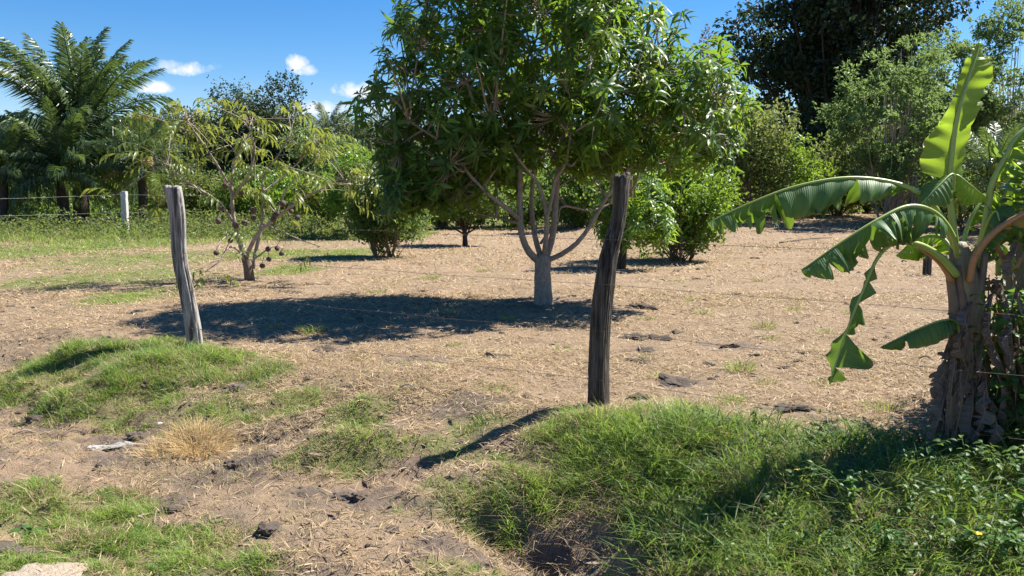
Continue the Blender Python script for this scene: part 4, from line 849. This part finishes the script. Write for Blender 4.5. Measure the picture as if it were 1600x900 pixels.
def banana():
    t = thing('banana_plant', bb, 'banana plant with long torn leaves and a skirt of dead leaves at the right', 'banana plant'); o = bb; Z = np.array([0, 0, 1.])
    k = YB/F
    def stem(pts, w):
        P = smooth_path(pts, 22); V, T = tube(P-o, np.interp(np.linspace(0, 1, 22), np.linspace(0, 1, len(w)), w)*k/2, 16, rough=.03); MB().add(V, T).obj('pseudostem', M['bstem'], t)
    stem([bb-[0, 0, .1], wb(1512, 640), wb(1513, 560), wb(1512, 500), wb(1508, 445), wb(1502, 410), wb(1497, 380)], [74, 66, 56, 50, 48, 40, 22])
    b2 = wb(1592, 690, .35); b2[2] = zof(b2[0], b2[1]); stem([b2-[0, 0, .1], wb(1588, 600, .35), wb(1582, 500, .35), wb(1590, 420, .35), wb(1596, 370, .35)], [60, 54, 46, 40, 22])
    # sheath bases overlapping up the stem
    for i, (px, py, qx, qy, w) in enumerate([(1490, 470, 1478, 400, 24), (1530, 470, 1540, 395, 26), (1505, 500, 1496, 415, 30), (1520, 540, 1525, 440, 34)]):
        P = smooth_path([wb(px+5, py+90, -.03), wb(px, py, -.06), wb(qx, qy, -.05)], 12); V, T = tube(P-o, np.linspace(w, w*.35, 12)*k/2, 8, rough=.05); MB().add(V, T).obj('leaf_sheath', M['bstem'] if i % 2 else M['petdead'], t)
    Lb = lambda *a, **kw: bleaf(t, 'leaf', *a, **kw)
    # A: upright young leaf, backlit
    Lb([wb(1497, 420), wb(1490, 360), wb(1484, 290), wb(1490, 220), wb(1500, 165), wb(1516, 115, .03), wb(1526, 85, .06), wb(1531, 66, .08)], np.array([46, 50, 42, 28, 16, 13, 14, 12, 4])*k, (0, -1., .1), (.25, .15), M['bananayoung'], tears=.05, rib=.013, seed=1, start=.36, halfw2=np.array([20, 30, 27, 24, 34, 46, 36, 16, 4])*k, ripple=.35, foldvar=.2, curve=.3, rib_r=[.03, .02, .015, .011, .008, .004], label='upright bright green young leaf')
    # B: long leaf reaching left
    Lb([wb(1496, 400), wb(1475, 345, -.05), wb(1440, 304, -.1), wb(1390, 284, -.12), wb(1320, 278, -.15), wb(1240, 292, -.18), wb(1165, 320, -.2), wb(1106, 348, -.2)], np.array([12, 42, 56, 68, 72, 70, 60, 44, 16])*k, Z, (1.4, 1.3), M['banana'], tears=.42, rib=.012, seed=2, start=.3, curve=.2, taper=.3, minlen=.75, ragged=.16, foldvar=.45, label='long arching leaf hanging in strips to the left')
    # C: lower leaf sweeping down left
    Lb([wb(1498, 420, .02), wb(1490, 372, -.12), wb(1462, 333, -.25), wb(1420, 322, -.32), wb(1370, 344, -.38), wb(1315, 378, -.42), wb(1252, 422, -.45)], np.array([30, 62, 70, 66, 60, 56, 46, 12])*k, Z, (1.2, 1.0), M['banana'], tears=.36, rib=.012, seed=3, start=.26, curve=.25, taper=.28, minlen=.75, ragged=.16, foldvar=.45, label='broad torn leaf sweeping down to the left')
    # D: folded pieces by the upright leaf
    Lb([wb(1490, 300, -.08), wb(1489, 272, -.1), wb(1465, 292, -.16), wb(1438, 320, -.2)], np.array([6, 30, 34, 16, 3])*k, (0, -.3, 1.), (1.2, .9), M['banana'], tears=.03, seed=4, start=.3, rib=.006, curve=.2)
    Lb([wb(1491, 300, .02), wb(1493, 274, 0), wb(1515, 288, -.02), wb(1545, 312, -.02)], np.array([6, 26, 34, 18, 3])*k, (0, -.7, 1.), (.9, .8), M['bananayoung'], tears=.03, seed=5, start=.3, rib=.006, curve=.2)
    # inner bright blades behind the stem
    Lb([wb(1500, 420, .15), wb(1510, 360, .2), wb(1530, 320, .25), wb(1552, 300, .3), wb(1580, 330, .35)], np.array([10, 34, 36, 30, 8])*k, Z, (1.1, 1.1), M['bananayoung'], tears=.15, seed=6, start=.3)
    Lb([wb(1498, 420, .2), wb(1480, 380, .3), wb(1460, 368, .35), wb(1430, 375, .4), wb(1400, 400, .42)], np.array([10, 40, 44, 34, 8])*k, Z, (1.1, 1.2), M['bananayoung'], tears=.18, seed=16, start=.2)
    # E: broken leaf hanging down on its long petiole
    Lb([wb(1495, 430, -.1), wb(1470, 402, -.15), wb(1435, 382, -.2), wb(1398, 380, -.25), wb(1372, 402, -.27), wb(1350, 450, -.28), wb(1322, 520, -.28), wb(1296, 600, -.28)], np.array([4, 12, 34, 8, 60, 58, 10, 52, 80, 74, 52, 10])*k, (-.2, -1., .4), (.35, .3), M['banana'], tears=.35, seed=7, start=.42, rib=.012, curve=.2, minlen=.4, taper=.5, foldvar=.6, rib_r=[.024, .02, .015, .01, .007, .004], asym=(1.0, .4), ragged=.5, label='broken tattered leaf hanging down on a bent stalk')
    # F: small sucker leaf
    Lb([wb(1500, 560, -.05), wb(1496, 508, -.1), wb(1475, 500, -.14), wb(1430, 516, -.18), wb(1376, 542, -.2)], np.array([20, 30, 32, 28, 20, 4])*k, Z, (1.15, 1.0), M['banana'], tears=.08, seed=8, start=.32, rib=.007, curve=.2, label='small green leaf low on the left of the stem')
    # G: tattered leaf at the right edge
    Lb([wb(1520, 430, .05), wb(1538, 360, .0), wb(1550, 290, -.02), wb(1572, 245, -.05), wb(1592, 210, -.05), wb(1640, 180, 0), wb(1690, 210, .05)], np.array([40, 70, 78, 80, 76, 60, 30])*k, Z, (1.0, .85), M['bananayoung'], tears=.55, seed=9, start=.4, rib=.013, minlen=.7, ragged=.25, taper=.75, asym=(.9, 1.), rib_r=[.025, .022, .018, .014, .01, .006], label='tattered leaf split into long strips at the right edge')
    Lb([wb(1560, 430, .2), wb(1562, 350, .15), wb(1575, 285, .1), wb(1605, 255, .05), wb(1660, 270, .0), wb(1700, 320, 0)], np.array([40, 80, 90, 80, 60, 20])*k, Z, (1.05, .9), M['banana'], tears=.6, seed=19, start=.3, minlen=.6, ragged=.3, taper=.75)
    # H: yellowing leaf on an orange stalk
    Lb([wb(1515, 440, -.1), wb(1522, 405, -.14), wb(1548, 368, -.2), wb(1588, 340, -.25), wb(1640, 318, -.3), wb(1700, 330, -.3)], np.array([10, 30, 36, 34, 20])*k, Z, (1.2, 1.2), M['bananayellow'], tears=.4, ribm='petoran', seed=10, start=.42, rib_r=[.023, .021, .018, .014, .008], minlen=.5, label='yellow withered leaf on an orange stalk')
    for i, (pts, w) in enumerate([([(1488, 440, -.08), (1468, 410, -.1), (1440, 388, -.14), (1428, 382, -.15)], .017), ([(1578, 430, .1), (1562, 392, 0), (1545, 365, -.05), (1540, 352, -.05)], .016), ([(1585, 420, .2), (1600, 400, .2), (1640, 370, .2)], .018), ([(1540, 352, .1), (1570, 395, .15), (1585, 420, .2)], .02)]):
        P = smooth_path([wb(*q) for q in pts], 12); V, T = tube(P-o, np.linspace(w, w*.7, 12), 8, rough=.03); MB().add(V, T).obj('petiole', M['petoran'] if i != 3 else M['midrib'], t)
    for i_, (pts_, hw_, m_) in enumerate([([(1530, 430, .2), (1552, 372, .25), (1588, 352, .3), (1640, 384, .3)], [20, 50, 54, 14], 'banana'), ([(1502, 430, .3), (1524, 392, .4), (1556, 384, .45), (1592, 424, .45)], [16, 38, 40, 10], 'bananayoung'), ([(1592, 420, .25), (1566, 384, .12), (1536, 376, .05), (1512, 402, 0.)], [14, 40, 40, 10], 'banana'),
                                          ([(1596, 400, .5), (1580, 330, .45), (1590, 280, .4), (1630, 262, .4)], [20, 56, 60, 16], 'bananayoung'), ([(1590, 440, .2), (1578, 470, .1), (1562, 520, .05), (1556, 580, .02)], [10, 34, 30, 8], 'bananayellow')]):
        Lb([wb(*q) for q in pts_], np.array(hw_)*k, Z if i_ < 4 else (.3, -1., .2), (1.05, 1.0), M[m_], tears=.4, seed=40+i_, start=.25, minlen=.6, ragged=.2, taper=.45, n=30)
    # leaves of the second stem, right edge
    Lb([wb(1594, 400, .35), wb(1600, 340, .3), wb(1630, 300, .3), wb(1680, 320, .3)], np.array([20, 50, 50, 10])*k, Z, (1.1, 1.1), M['banana'], tears=.2, seed=12, start=.3)
    Lb([wb(1530, 420, .1), wb(1535, 380, 0), wb(1545, 345, -.1), wb(1556, 330, -.15), wb(1562, 345, -.2)], np.array([20, 36, 40, 30, 10])*k, (-.3, -.6, 1.), (.8, .8), M['banana'], tears=.1, seed=13, start=.3)
    # dead leaves hanging round the stem
    r = np.random.default_rng(88)
    dead = [(1488, 530, 1462, 590, 1470, 640, 40, -.12), (1500, 520, 1482, 600, 1455, 690, 34, -.16), (1515, 560, 1500, 630, 1490, 715, 38, -.2), (1495, 600, 1470, 640, 1442, 690, 30, -.14), (1535, 560, 1545, 620, 1560, 640, 46, -.2), (1540, 590, 1535, 650, 1518, 690, 40, -.26),
            (1560, 560, 1565, 630, 1572, 700, 44, -.1), (1545, 470, 1560, 450, 1575, 500, 30, 0.), (1530, 440, 1556, 440, 1568, 470, 36, -.05), (1575, 480, 1580, 560, 1575, 640, 38, -.05), (1505, 600, 1515, 660, 1540, 700, 34, -.22), (1480, 610, 1466, 660, 1462, 712, 24, -.2),
            (1590, 380, 1580, 410, 1582, 440, 36, -.1), (1595, 540, 1600, 620, 1610, 690, 44, 0.), (1525, 480, 1530, 560, 1525, 620, 24, -.12), (1490, 470, 1486, 530, 1490, 600, 14, -.1), (1550, 620, 1556, 670, 1540, 705, 36, -.3)]
    for _ in range(24):
        x0 = r.uniform(1480, 1600); y0 = r.uniform(440, 600); l = r.uniform(90, 180); fl = (1530-x0)*-.45*l/130; dead.append((x0, y0, x0+r.normal(0, 8)+fl*.4, y0+l*.5, x0+r.normal(0, 12)+fl, min(y0+l, 715), r.uniform(14, 40), r.uniform(-.28, -.02)))
    for i, (x0, y0, x1, y1, x2, y2, w, d) in enumerate(dead):
        az = r.uniform(-1.2, 1.2)
        bleaf(t, 'dead_leaf', [wb(x0, y0, d*.4), wb((x0+x1)/2+r.normal(0, 3), (y0+y1)/2, d*.8), wb(x1+r.normal(0, 4), y1, d), wb(x2, y2, d+r.normal(0, .04))], np.array([.25, .7, 1., .9, .25])*w*.62*k, (sin(az), -cos(az), .2), (.35+r.random(), .35+r.random()), M['bananadead'], tears=.3, ribm='petdead', rib=.005, seed=200+i, n=22, curve=.5, minlen=.5, ragged=.35, foldvar=.6)
banana()

# ---------------------------------------------------------------- vines and weeds round the banana, herb plants in the right foreground
VLEAF = lance(4, .25, .35, .07)
def herb(name, p, h, nst, nl, ls, label, m='weed', seed=0, cat='weed', group=None, spread=.5, flowers=0):
    r = np.random.default_rng(seed); t = thing(name, p, label, cat, group); st = MB(); lf = MB(); tips = []
    for s in range(nst):
        az = r.uniform(0, 2*pi); l = h*r.uniform(.6, 1.1); sp = spread*l*r.uniform(.4, 1.2)
        P = smooth_path([[0, 0, -.03], [cos(az)*sp*.35, sin(az)*sp*.35, l*.6], [cos(az)*sp, sin(az)*sp, l]], 9); V, T = tube(P, np.linspace(.005, .002, 9), 4, cap=False); st.add(V, T, c=.5)
        k = np.linspace(.2, 1, nl); q = np.stack([np.interp(k, np.linspace(0, 1, 9), P[:, a]) for a in range(3)], -1); ph = r.uniform(0, 6)+np.arange(nl)*2.5
        d = np.stack([np.cos(ph), np.sin(ph), r.normal(.15, .3, nl)], -1); V, T, c = scatter(VLEAF, q, d, nrm(r.normal(size=(nl, 3))*.3+[0, 0, 1]), ls*r.uniform(.6, 1.2, nl)); lf.add(V, T, c=c); tips.append(P[-1])
    st.obj('stem', M[m], t); lf.obj('leaves', M[m], t)
    for i in range(flowers):
        fl = MB(); ph = np.arange(6)*1.047; V, T, c = scatter(DIAMOND, np.zeros((6, 3)), np.stack([np.cos(ph), np.sin(ph), .4+0*ph], -1), np.tile([0, 0, 1.], (6, 1)), np.full(6, .025)); fl.add(V, T, c=c)
        o = fl.obj('flower', M['petal'], t); o.location = tips[i % len(tips)]
    return t
# vine leaves climbing over the banana base (one tangled mass)
def vine():
    mb = MB(); r = np.random.default_rng(5); base = wb(1575, 700, .1); base[2] = zof(base[0], base[1])
    t = thing('climbing_vine', base, 'leafy green vine climbing over the right side of the banana stems', 'vine'); st = MB()
    for i in range(26):
        x0 = r.uniform(1528, 1640); pts = [wb(x0, 700, r.uniform(-.25, .3))]
        for j in range(4): pts.append(wb(x0+r.normal(0, 16), 700-(j+1)*r.uniform(45, 72), r.uniform(-.25, .25)))
        P = smooth_path(pts, 18); V, T = tube(P-base, .004, 4, cap=False); st.add(V, T)
        n = 34; k = r.uniform(.0, 1, n); q = np.stack([np.interp(k, np.linspace(0, 1, 18), P[:, a]) for a in range(3)], -1)+r.normal(size=(n, 3))*.045
        V, T, c = scatter(VLEAF, q-base, rand_dirs(n, r)*[1, 1, .6]+[0, -.2, -.1], nrm(r.normal(size=(n, 3))*.5+[0, -.3, .9]), r.uniform(.05, .1, n)); mb.add(V, T, c=c)
    st.obj('vine_stems', M['brownbark'], t); mb.obj('vine_leaves', M['vine'], t)
vine()
LM = [('the big grass mound', 960, 690), ('the mango trunk', 849, 470), ('the dark post', 935, 600), ('the grey post', 308, 540), ('the fruiting tree trunk', 390, 436), ('the hanging broken banana leaf', 1310, 590), ('the dead banana leaves', 1470, 640),
      ('the citrus bush', 1060, 405), ('the young tree', 727, 383), ('the round bush', 606, 402), ('the lone black post', 1448, 430), ('the drooping banana leaf tip', 1255, 425), ('the blond grass clump', 312, 690), ('the bottom right corner', 1560, 880), ('the small low banana leaf', 1430, 530), ('the banana stem', 1512, 700)]
SEEN = {}
def where(what, px, py):
    L = sorted(LM, key=lambda l: (l[1]-px)**2+((l[2]-py)*2)**2); out = None
    for a in L[:9]:
        dx, dy = px-a[1], py-a[2]; far = math.hypot(dx, dy); w = 'close to' if far < 45 else ('well' if far > 170 else '')
        side = ('right of' if dx > 0 else 'left of') if abs(dx) > 1.6*abs(dy) else ('in front of' if dy > 0 else 'behind')
        c = f"{what} {w+' ' if w == 'well' else ''}{side} {a[0]}"
        if c not in SEEN: SEEN[c] = 1; return c
        b_ = L[1] if a is L[0] else L[0]; c2 = f"{what} {side} {a[0]}, towards {b_[0]}"
        if c2 not in SEEN and len(c2.split()) < 17: SEEN[c2] = 1; return c2
    return f"{what} between {L[0][0]} and {L[3][0]}"
hp = [(1500,735,.22,5,9,.07),(1560,760,.3,6,10,.08),(1440,745,.2,5,8,.06),(1590,720,.35,6,10,.08),(1530,800,.25,6,9,.07),(1480,800,.22,5,9,.07),(1590,820,.25,6,9,.08),(1420,800,.2,5,8,.06),(1330,790,.2,5,8,.06),(1270,770,.2,4,8,.06),
      (1550,880,.2,6,8,.08),(1480,870,.18,5,8,.07),(1380,860,.18,5,8,.06),(1250,860,.18,5,8,.06),(1590,880,.22,6,9,.09),(1300,880,.15,5,8,.06),(1180,800,.15,4,7,.05),(1130,860,.15,5,8,.05),(1440,700,.15,4,6,.05),(1555,720,.3,5,9,.07),(1590,770,.3,6,9,.08),(1510,770,.25,5,9,.07),(1420,880,.16,5,8,.06),(1350,740,.18,4,8,.05)]
for i, (px, py, h, ns, nl, ls) in enumerate(hp):
    herb('weed_plant', G(px, py), h, ns, nl, ls*.68, where('low broad leaved weed', px, py), 'weed' if i % 2 else 'vine', 700+i, group='low weeds under the banana plant', spread=.9)
herb('weed_plant', G(1405, 745), .3, 5, 9, .05, 'taller yellow tipped weed at the shadow edge left of the banana', 'weed', 750, spread=.9)
herb('weed_plant', G(1240, 775), .16, 4, 7, .05, 'low weed with a yellow flower in the right grass bank', 'weed', 751, spread=.7, flowers=1)
herb('weed_plant', G(1508, 868), .14, 4, 7, .06, 'low weed with a yellow flower near the bottom right corner', 'weed', 752, spread=.7, flowers=1)
herb('weed_plant', G(45, 845), .1, 3, 4, .08, 'small plant with rounded leaves at the lower left edge', 'vine', 753, spread=.8)
# long seedy grass stalks in the right foreground: part of the ground cover
def coarse():
    mb = MB(); n = 7500; px = rng.uniform(1050, 1600, n); s = G(1320, 800); x = rng.uniform(.6, 3.3, n); y = rng.uniform(3.6, 5.2, n); kp = (uof(x, y) > .0) & (uof(x, y) < 1.9) & (rng.random(n) < .3+.7*vnoise(x, y, 3, 61)); x, y = x[kp], y[kp]; n = len(x)
    blades(x, y, rng.uniform(.1, .28, n), rng.uniform(.006, .012, n), rng.uniform(.3, 1.4, n), np.clip(rng.normal(.6, .25, n), 0, 1), mb=mb, lean=.5)
    k = 2400; x = rng.uniform(.7, 3.4, k); y = rng.uniform(3.5, 5.3, k); u = uof(x, y); kp = (u > -.1) & (u < 1.9) & (rng.random(k) < vnoise(x, y, 2.5, 62)); x, y = x[kp], y[kp]; k = len(x)
    P = np.stack([x, y, zof(x, y)+rng.uniform(.02, .15, k)], -1); V, T, c = scatter(VLEAF, P, rand_dirs(k)*[1, 1, .5], nrm(rng.normal(size=(k, 3))*.5+[0, 0, 1]), rng.uniform(.02, .045, k)); mb.add(V, T, c=c)
    o = mb.obj('ground_cover', M['weed'], smooth=False); tag(o, 'coarse mixed weeds and broad grass over the right roadside bank', 'ground cover', kind='stuff')
coarse()

# ---------------------------------------------------------------- separate tufts
def tuft(px, py, n, h, spread, mname, label, group=None, dryfrac=.4, name='grass_tuft', lean=.6):
    p = G(px, py); t = thing(name, p, label, 'grass tuft', group)
    for mm, k, nm in ((mname, int(n*(1-dryfrac)), 'blades'), ('straw', int(n*dryfrac), 'dry_blades')):
        if k < 1: continue
        a = rng.random(k)*2*pi; q = spread*np.sqrt(rng.random(k)); x = p[0]+np.cos(a)*q; y = p[1]+np.sin(a)*q; mb = MB()
        out = np.stack([np.cos(a), np.sin(a), 0*a], -1); up = nrm(out*(q/spread*lean+rng.normal(0, .25, k))[:, None]+np.array([0, 0, 1.])+rng.normal(size=(k, 3))*.15); hh = h*rng.uniform(.5, 1.15, k); w = .004*(1+.1*max(0, p[1]-6))
        P = np.stack([x, y, zof(x, y)-.01], -1); sd = nrm(np.cross(up, rng.normal(size=(k, 3)))); bd = nrm(up*[1, 1, 0]+1e-4)
        mid = P+up*(hh*.55)[:, None]; tip = P+up*(hh*.9)[:, None]+bd*(hh*.35)[:, None]-np.array([0, 0, 1.])*(hh*.12)[:, None]
        V = np.stack([P+sd*w/2, P-sd*w/2, mid+sd*w*.4, mid-sd*w*.4, tip], 1).reshape(-1, 3)-p; T = (BLADE[1][None]+(np.arange(k)*5)[:, None, None]).reshape(-1, 3)
        o = mb.add(V, T, c=np.repeat(np.clip(rng.normal(.5, .25, k), 0, 1), 5)).obj(nm, M[mm], t, smooth=False)
    return t
tuft(312, 690, 700, .2, .2, 'goldstraw', 'large blond clump of dead grass on the verge at the left', dryfrac=.1, lean=1.1)
tuft(255, 710, 260, .14, .16, 'goldstraw', 'flattened straw clump beside the large blond clump', dryfrac=.1, lean=1.2)
tuft(205, 770, 150, .1, .1, 'straw', 'thin dry tuft above the lower left grass strip', dryfrac=.8)
tuft(485, 520, 240, .16, .14, 'grass', 'grey green tuft at the edge of the mango shade', dryfrac=.5)
FT_ = 'small grass tufts dotted over the dry field'
for i, (px, py, n, h, s, dr) in enumerate([(1155,580,160,.16,.12,.4),(1195,512,120,.15,.12,.6),(1100,645,160,.16,.1,.8),(1140,628,120,.12,.1,.2),(1100,490,90,.1,.12,.5),(1240,485,80,.1,.1,.5),(1205,530,70,.09,.1,.4),(705,490,70,.12,.1,.7),(795,500,80,.1,.1,.3),(590,458,70,.12,.12,.4),(672,436,90,.14,.15,.2),(755,425,70,.12,.15,.6),(710,540,70,.08,.08,.4),(430,512,60,.1,.08,.4),(1385,640,80,.1,.1,.3),(1370,640,60,.1,.12,.5),(1330,490,80,.12,.12,.5),(1250,470,60,.1,.1,.6),(1185,440,60,.1,.1,.5),(880,545,60,.08,.08,.3),(1010,560,50,.08,.08,.6),(660,590,50,.07,.08,.7),(1030,660,90,.1,.1,.5),(960,450,40,.1,.1,.6),(1290,520,70,.1,.1,.4),(1080,470,60,.09,.1,.4),(1350,560,70,.1,.1,.5),(1060,440,50,.09,.1,.3),(1010,500,60,.09,.1,.5),(690,575,60,.08,.1,.4),(770,610,80,.1,.12,.4),(560,560,60,.08,.1,.5),(430,560,80,.1,.12,.4),(1290,600,80,.1,.12,.4),(1200,600,70,.09,.1,.5),(1030,590,60,.08,.1,.3),(900,480,50,.08,.1,.6)]):
    tuft(px, py, n, h, s, 'grass', where('small grass tuft', px, py), FT_, dr)

# ---------------------------------------------------------------- clods, stones, sticks
import bmesh
def clod_mesh(name, seed, m, flat=.55, rough=.3, sub=3):
    r = random.Random(seed); bm = bmesh.new(); bmesh.ops.create_icosphere(bm, subdivisions=sub, radius=1); ph = [r.uniform(0, 6) for _ in range(12)]
    for v in bm.verts:
        n = v.co.normalized(); k = 1+rough*(sin(n.x*2.7+ph[0])*cos(n.y*3.1+ph[1])+.6*sin(n.y*5.3+ph[2])*cos(n.z*4.9+ph[3])+.45*sin(n.x*9+ph[4])*sin(n.y*8+ph[5]+n.z*6)+.3*r.uniform(-1, 1))
        v.co = n*k; v.co.z *= flat; v.co.x *= 1.2
    me = bpy.data.meshes.new(name); bm.to_mesh(me); bm.free(); me.materials.append(m); return me
CL = [clod_mesh('soil_clod', 40+i, M['soilclod'], .6, .28, 3) for i in range(5)]; DU = [clod_mesh('soil_crust', 60+i, M['dung'], .3, .42, 4) for i in range(4)]
def clod(name, px, py, wpx, label, group, meshes, hs=1., cat='clod'):
    p = G(px, py); o = bpy.data.objects.new(name, random.choice(meshes)); s = wpx*p[1]/F/2/1.2; o.location = p-[0, 0, s*(.02 if meshes is DU else .08)]; o.scale = (s, s, s*hs); o.rotation_euler = (random.uniform(-.2, .2), random.uniform(-.2, .2), random.uniform(0, 6.28)); link(o); return tag(o, label, cat, group)
for (px, py, w, lab) in [(480,774,32,'rounded dark soil clod at the left of the eroded ledge'),(535,776,34,'dark crumbling soil clod in the middle of the eroded ledge'),(562,776,28,'dark soil clod at the right end of the crumbling ledge'),(215,682,30,'dark soil lump beside the pale flat plank'),(60,655,34,'dark earth lump by the hollow at the left edge'),(133,676,20,'small dark clod left of the pale flat plank'),(152,672,16,'tiny dark clod touching the pale flat plank'),(168,728,32,'dark upturned clod below the pale flat plank'),(268,795,26,'grey crumbly clod in the straw above the lower left grass'),(365,725,30,'dark clod at the foot of the blond grass clump'),(375,606,28,'dark clod in the grass below the grey post'),
                        (805,852,20,'small dark clod below the overhanging grass'),(612,830,26,'brown clod in the straw near the bottom centre'),(420,825,34,'pale streaked clod in the bottom centre straw')]: clod('soil_clod', px, py, w, lab, None, CL)
for (px, py, w) in [(1060,600,55),(1000,622,40),(1000,565,30),(1030,530,34),(1010,548,28),(1110,570,24),(1140,541,28),(1255,552,26),(990,528,40),(1000,480,44),(780,558,36),(740,565,22),(505,548,34),(860,588,14),(1090,436,14),(1235,640,60),(1310,675,40),(1110,432,10),(560,500,20),(660,455,14),(1150,460,16),(1060,520,20),(1180,555,16),(1220,575,20),(1370,690,30),(820,620,20),(640,610,20),(1245,565,18)]:
    clod('soil_crust', px, py, w, where('flat dark soil crust', px, py), 'flat soil crusts in the field', DU, 1.0)
CG = 'small soil crumbs scattered over the field and verge'
for i in range(290):
    if i < 190: px, py = random.uniform(0, 1450), random.uniform(400, 640)
    else: px, py = random.uniform(0, 900), random.uniform(640, 895)
    clod('soil_crumb', px, py, random.choice([5, 6, 7, 8, 10, 13]), 'small dark crumb of soil lying in the straw', CG, CL, cat='soil crumb')
ST = [clod_mesh('stone', 90+i, M['stone'], .22, .22, 4) for i in range(3)]
clod('stone', 66, 902, 130, 'large flat pale stone at the bottom left corner', None, ST, cat='stone'); clod('stone', 30, 862, 80, 'rough brown soil clod above the pale stone in the bottom left corner', None, CL, .5, cat='stone')
clod('stone', 1108, 432, 12, 'small pale stone in front of the citrus bush', None, ST, cat='stone'); clod('stone', 217, 807, 10, 'tiny white stone at the edge of the lower left grass', None, [clod_mesh('stone', 97, M['plastic'], .5, .2, 2)], cat='stone')
clod('stone', 250, 662, 12, 'tiny white stone behind the blond grass clump', None, [clod_mesh('stone', 98, M['plastic'], .5, .2, 2)], cat='stone')
# pale plank
def litter():
    mb = MB(); c0 = G(849, 474); n = 420; a = rng.random(n)*2*pi; q = 1.9*rng.random(n)**.7; x = c0[0]-.5+np.cos(a)*q*1.5; y = c0[1]-.3+np.sin(a)*q
    n2 = 420; y2 = rng.uniform(4., 14, n2); x2 = rng.uniform(-.66, .66, n2)*y2; x, y = np.r_[x, x2], np.r_[y, y2]; n += n2
    V, T, c = scatter(lance(4, .14, -.15, .05), np.stack([x, y, zof(x, y)+.012], -1), np.stack([np.cos(a*3)if 0 else rng.normal(size=n), rng.normal(size=n), rng.normal(0, .04, n)], -1), nrm(rng.normal(size=(n, 3))*.2+[0, 0, 1]), rng.uniform(.05, .125, n)); mb.add(V, T, c=c)
    o = mb.obj('leaf_litter', M['deadleaf'], smooth=False); tag(o, 'fallen brown leaves scattered over the soil under the mango and along the fence', 'leaf litter', kind='stuff')
litter()
# pale plank
def plank():
    p = G(176, 697); n = 16; t = np.linspace(-.5, .5, n); L = .33; w = .05; mb = MB(); prof = [(-1, 0), (-.9, .5), (-.4, .62), (.3, .6), (.9, .5), (1, 0), (.6, -.4), (-.6, -.4)]
    V = np.array([[x*L, 1.5*w*a*(1-.5*abs(x*2)**3)+.03*sin(x*5), .014*b_+.006*sin(x*9)+.012+.004*a*sin(x*14)] for x in t for a, b_ in prof]); T = gridtris(n, 8, True)
    V = np.vstack([V, V[:8].mean(0), V[-8:].mean(0)]); j = np.arange(8); T = np.vstack([T, np.stack([j, (j+1) % 8, np.full(8, n*8)], -1), np.stack([(n-1)*8+j, (n-1)*8+(j+1) % 8, np.full(8, n*8+1)], -1)])
    o = mb.add(V, T).obj('wood_plank', M['postgrey']); o.location = p-[0, 0, .014]; o.rotation_euler[2] = .12; tag(o, 'pale flat weathered plank lying on the verge at the left', 'plank')
plank()
def stick(px, py, qx, qy, r, label, m='brownbark', lift=.02):
    a, b_ = G(px, py), G(qx, qy); mid = (a+b_)/2+[0, 0, lift*1.5]; P = smooth_path([a, mid, b_], 10); P[:, 2] += lift; V, T = tube(P-a, np.linspace(r, r*.5, 10), 6, rough=.1); o = MB().add(V, T).obj('stick', M[m]); o.location = a; tag(o, label, 'stick')
stick(1218, 380, 1300, 372, .025, 'long dry stick lying in the field behind the broad banana leaf')
stick(1436, 563, 1458, 566, .008, 'short dark twig lying left of the dead banana leaves')
stick(625, 608, 652, 612, .008, 'short pale stick lying on the straw in front of the mango shade', 'palebark')
stick(20, 683, 58, 680, .008, 'thin pale stick on the straw at the left edge', 'palebark')
stick(95, 686, 130, 678, .01, 'thin brown stick pointing at the pale plank')
def bag():
    p = W(1103, 280, 24.); n = 9; g = np.linspace(-1, 1, n); X, Y = np.meshgrid(g, g); R = np.sqrt(X**2+Y**2); Zz = .5*np.exp(-R**2)+.15*np.sin(X*5+Y*3)*np.cos(Y*6); V = np.stack([X*.3, Y*.12+.1*Zz, Zz*.2+X*.12], -1).reshape(-1, 3)
    b2 = V.copy(); b2[:, 1] += .05; b2[:, 2] -= .05; mb = MB().add(V, gridtris(n, n)).add(b2, gridtris(n, n)[:, ::-1]); o = mb.obj('plastic_bag', M['plastic']); o.location = p; tag(o, 'scrap of white plastic caught on the bright green citrus bush', 'plastic bag')
bag()
b = np.array([5.0, 5.6, 0]); b[2] = zof(b[0], b[1])
tree('roadside_bush', 'leafy roadside bush just past the right edge shading the weeds', b, b[2]+2.5, 1.15, 1.0, b[2]+.2, M['green'], .2, 3200, nl=24, trunk_r=.06, cat='bush', seed=404, multi=4)
b = np.array([4.3, 4.2, 0]); b[2] = zof(b[0], b[1])
tree('roadside_bush', 'lower leafy bush nearest the camera past the right edge', b, b[2]+1.5, .8, .7, b[2]+.1, M['green'], .16, 2200, nl=20, trunk_r=.04, cat='bush', seed=405, multi=4)
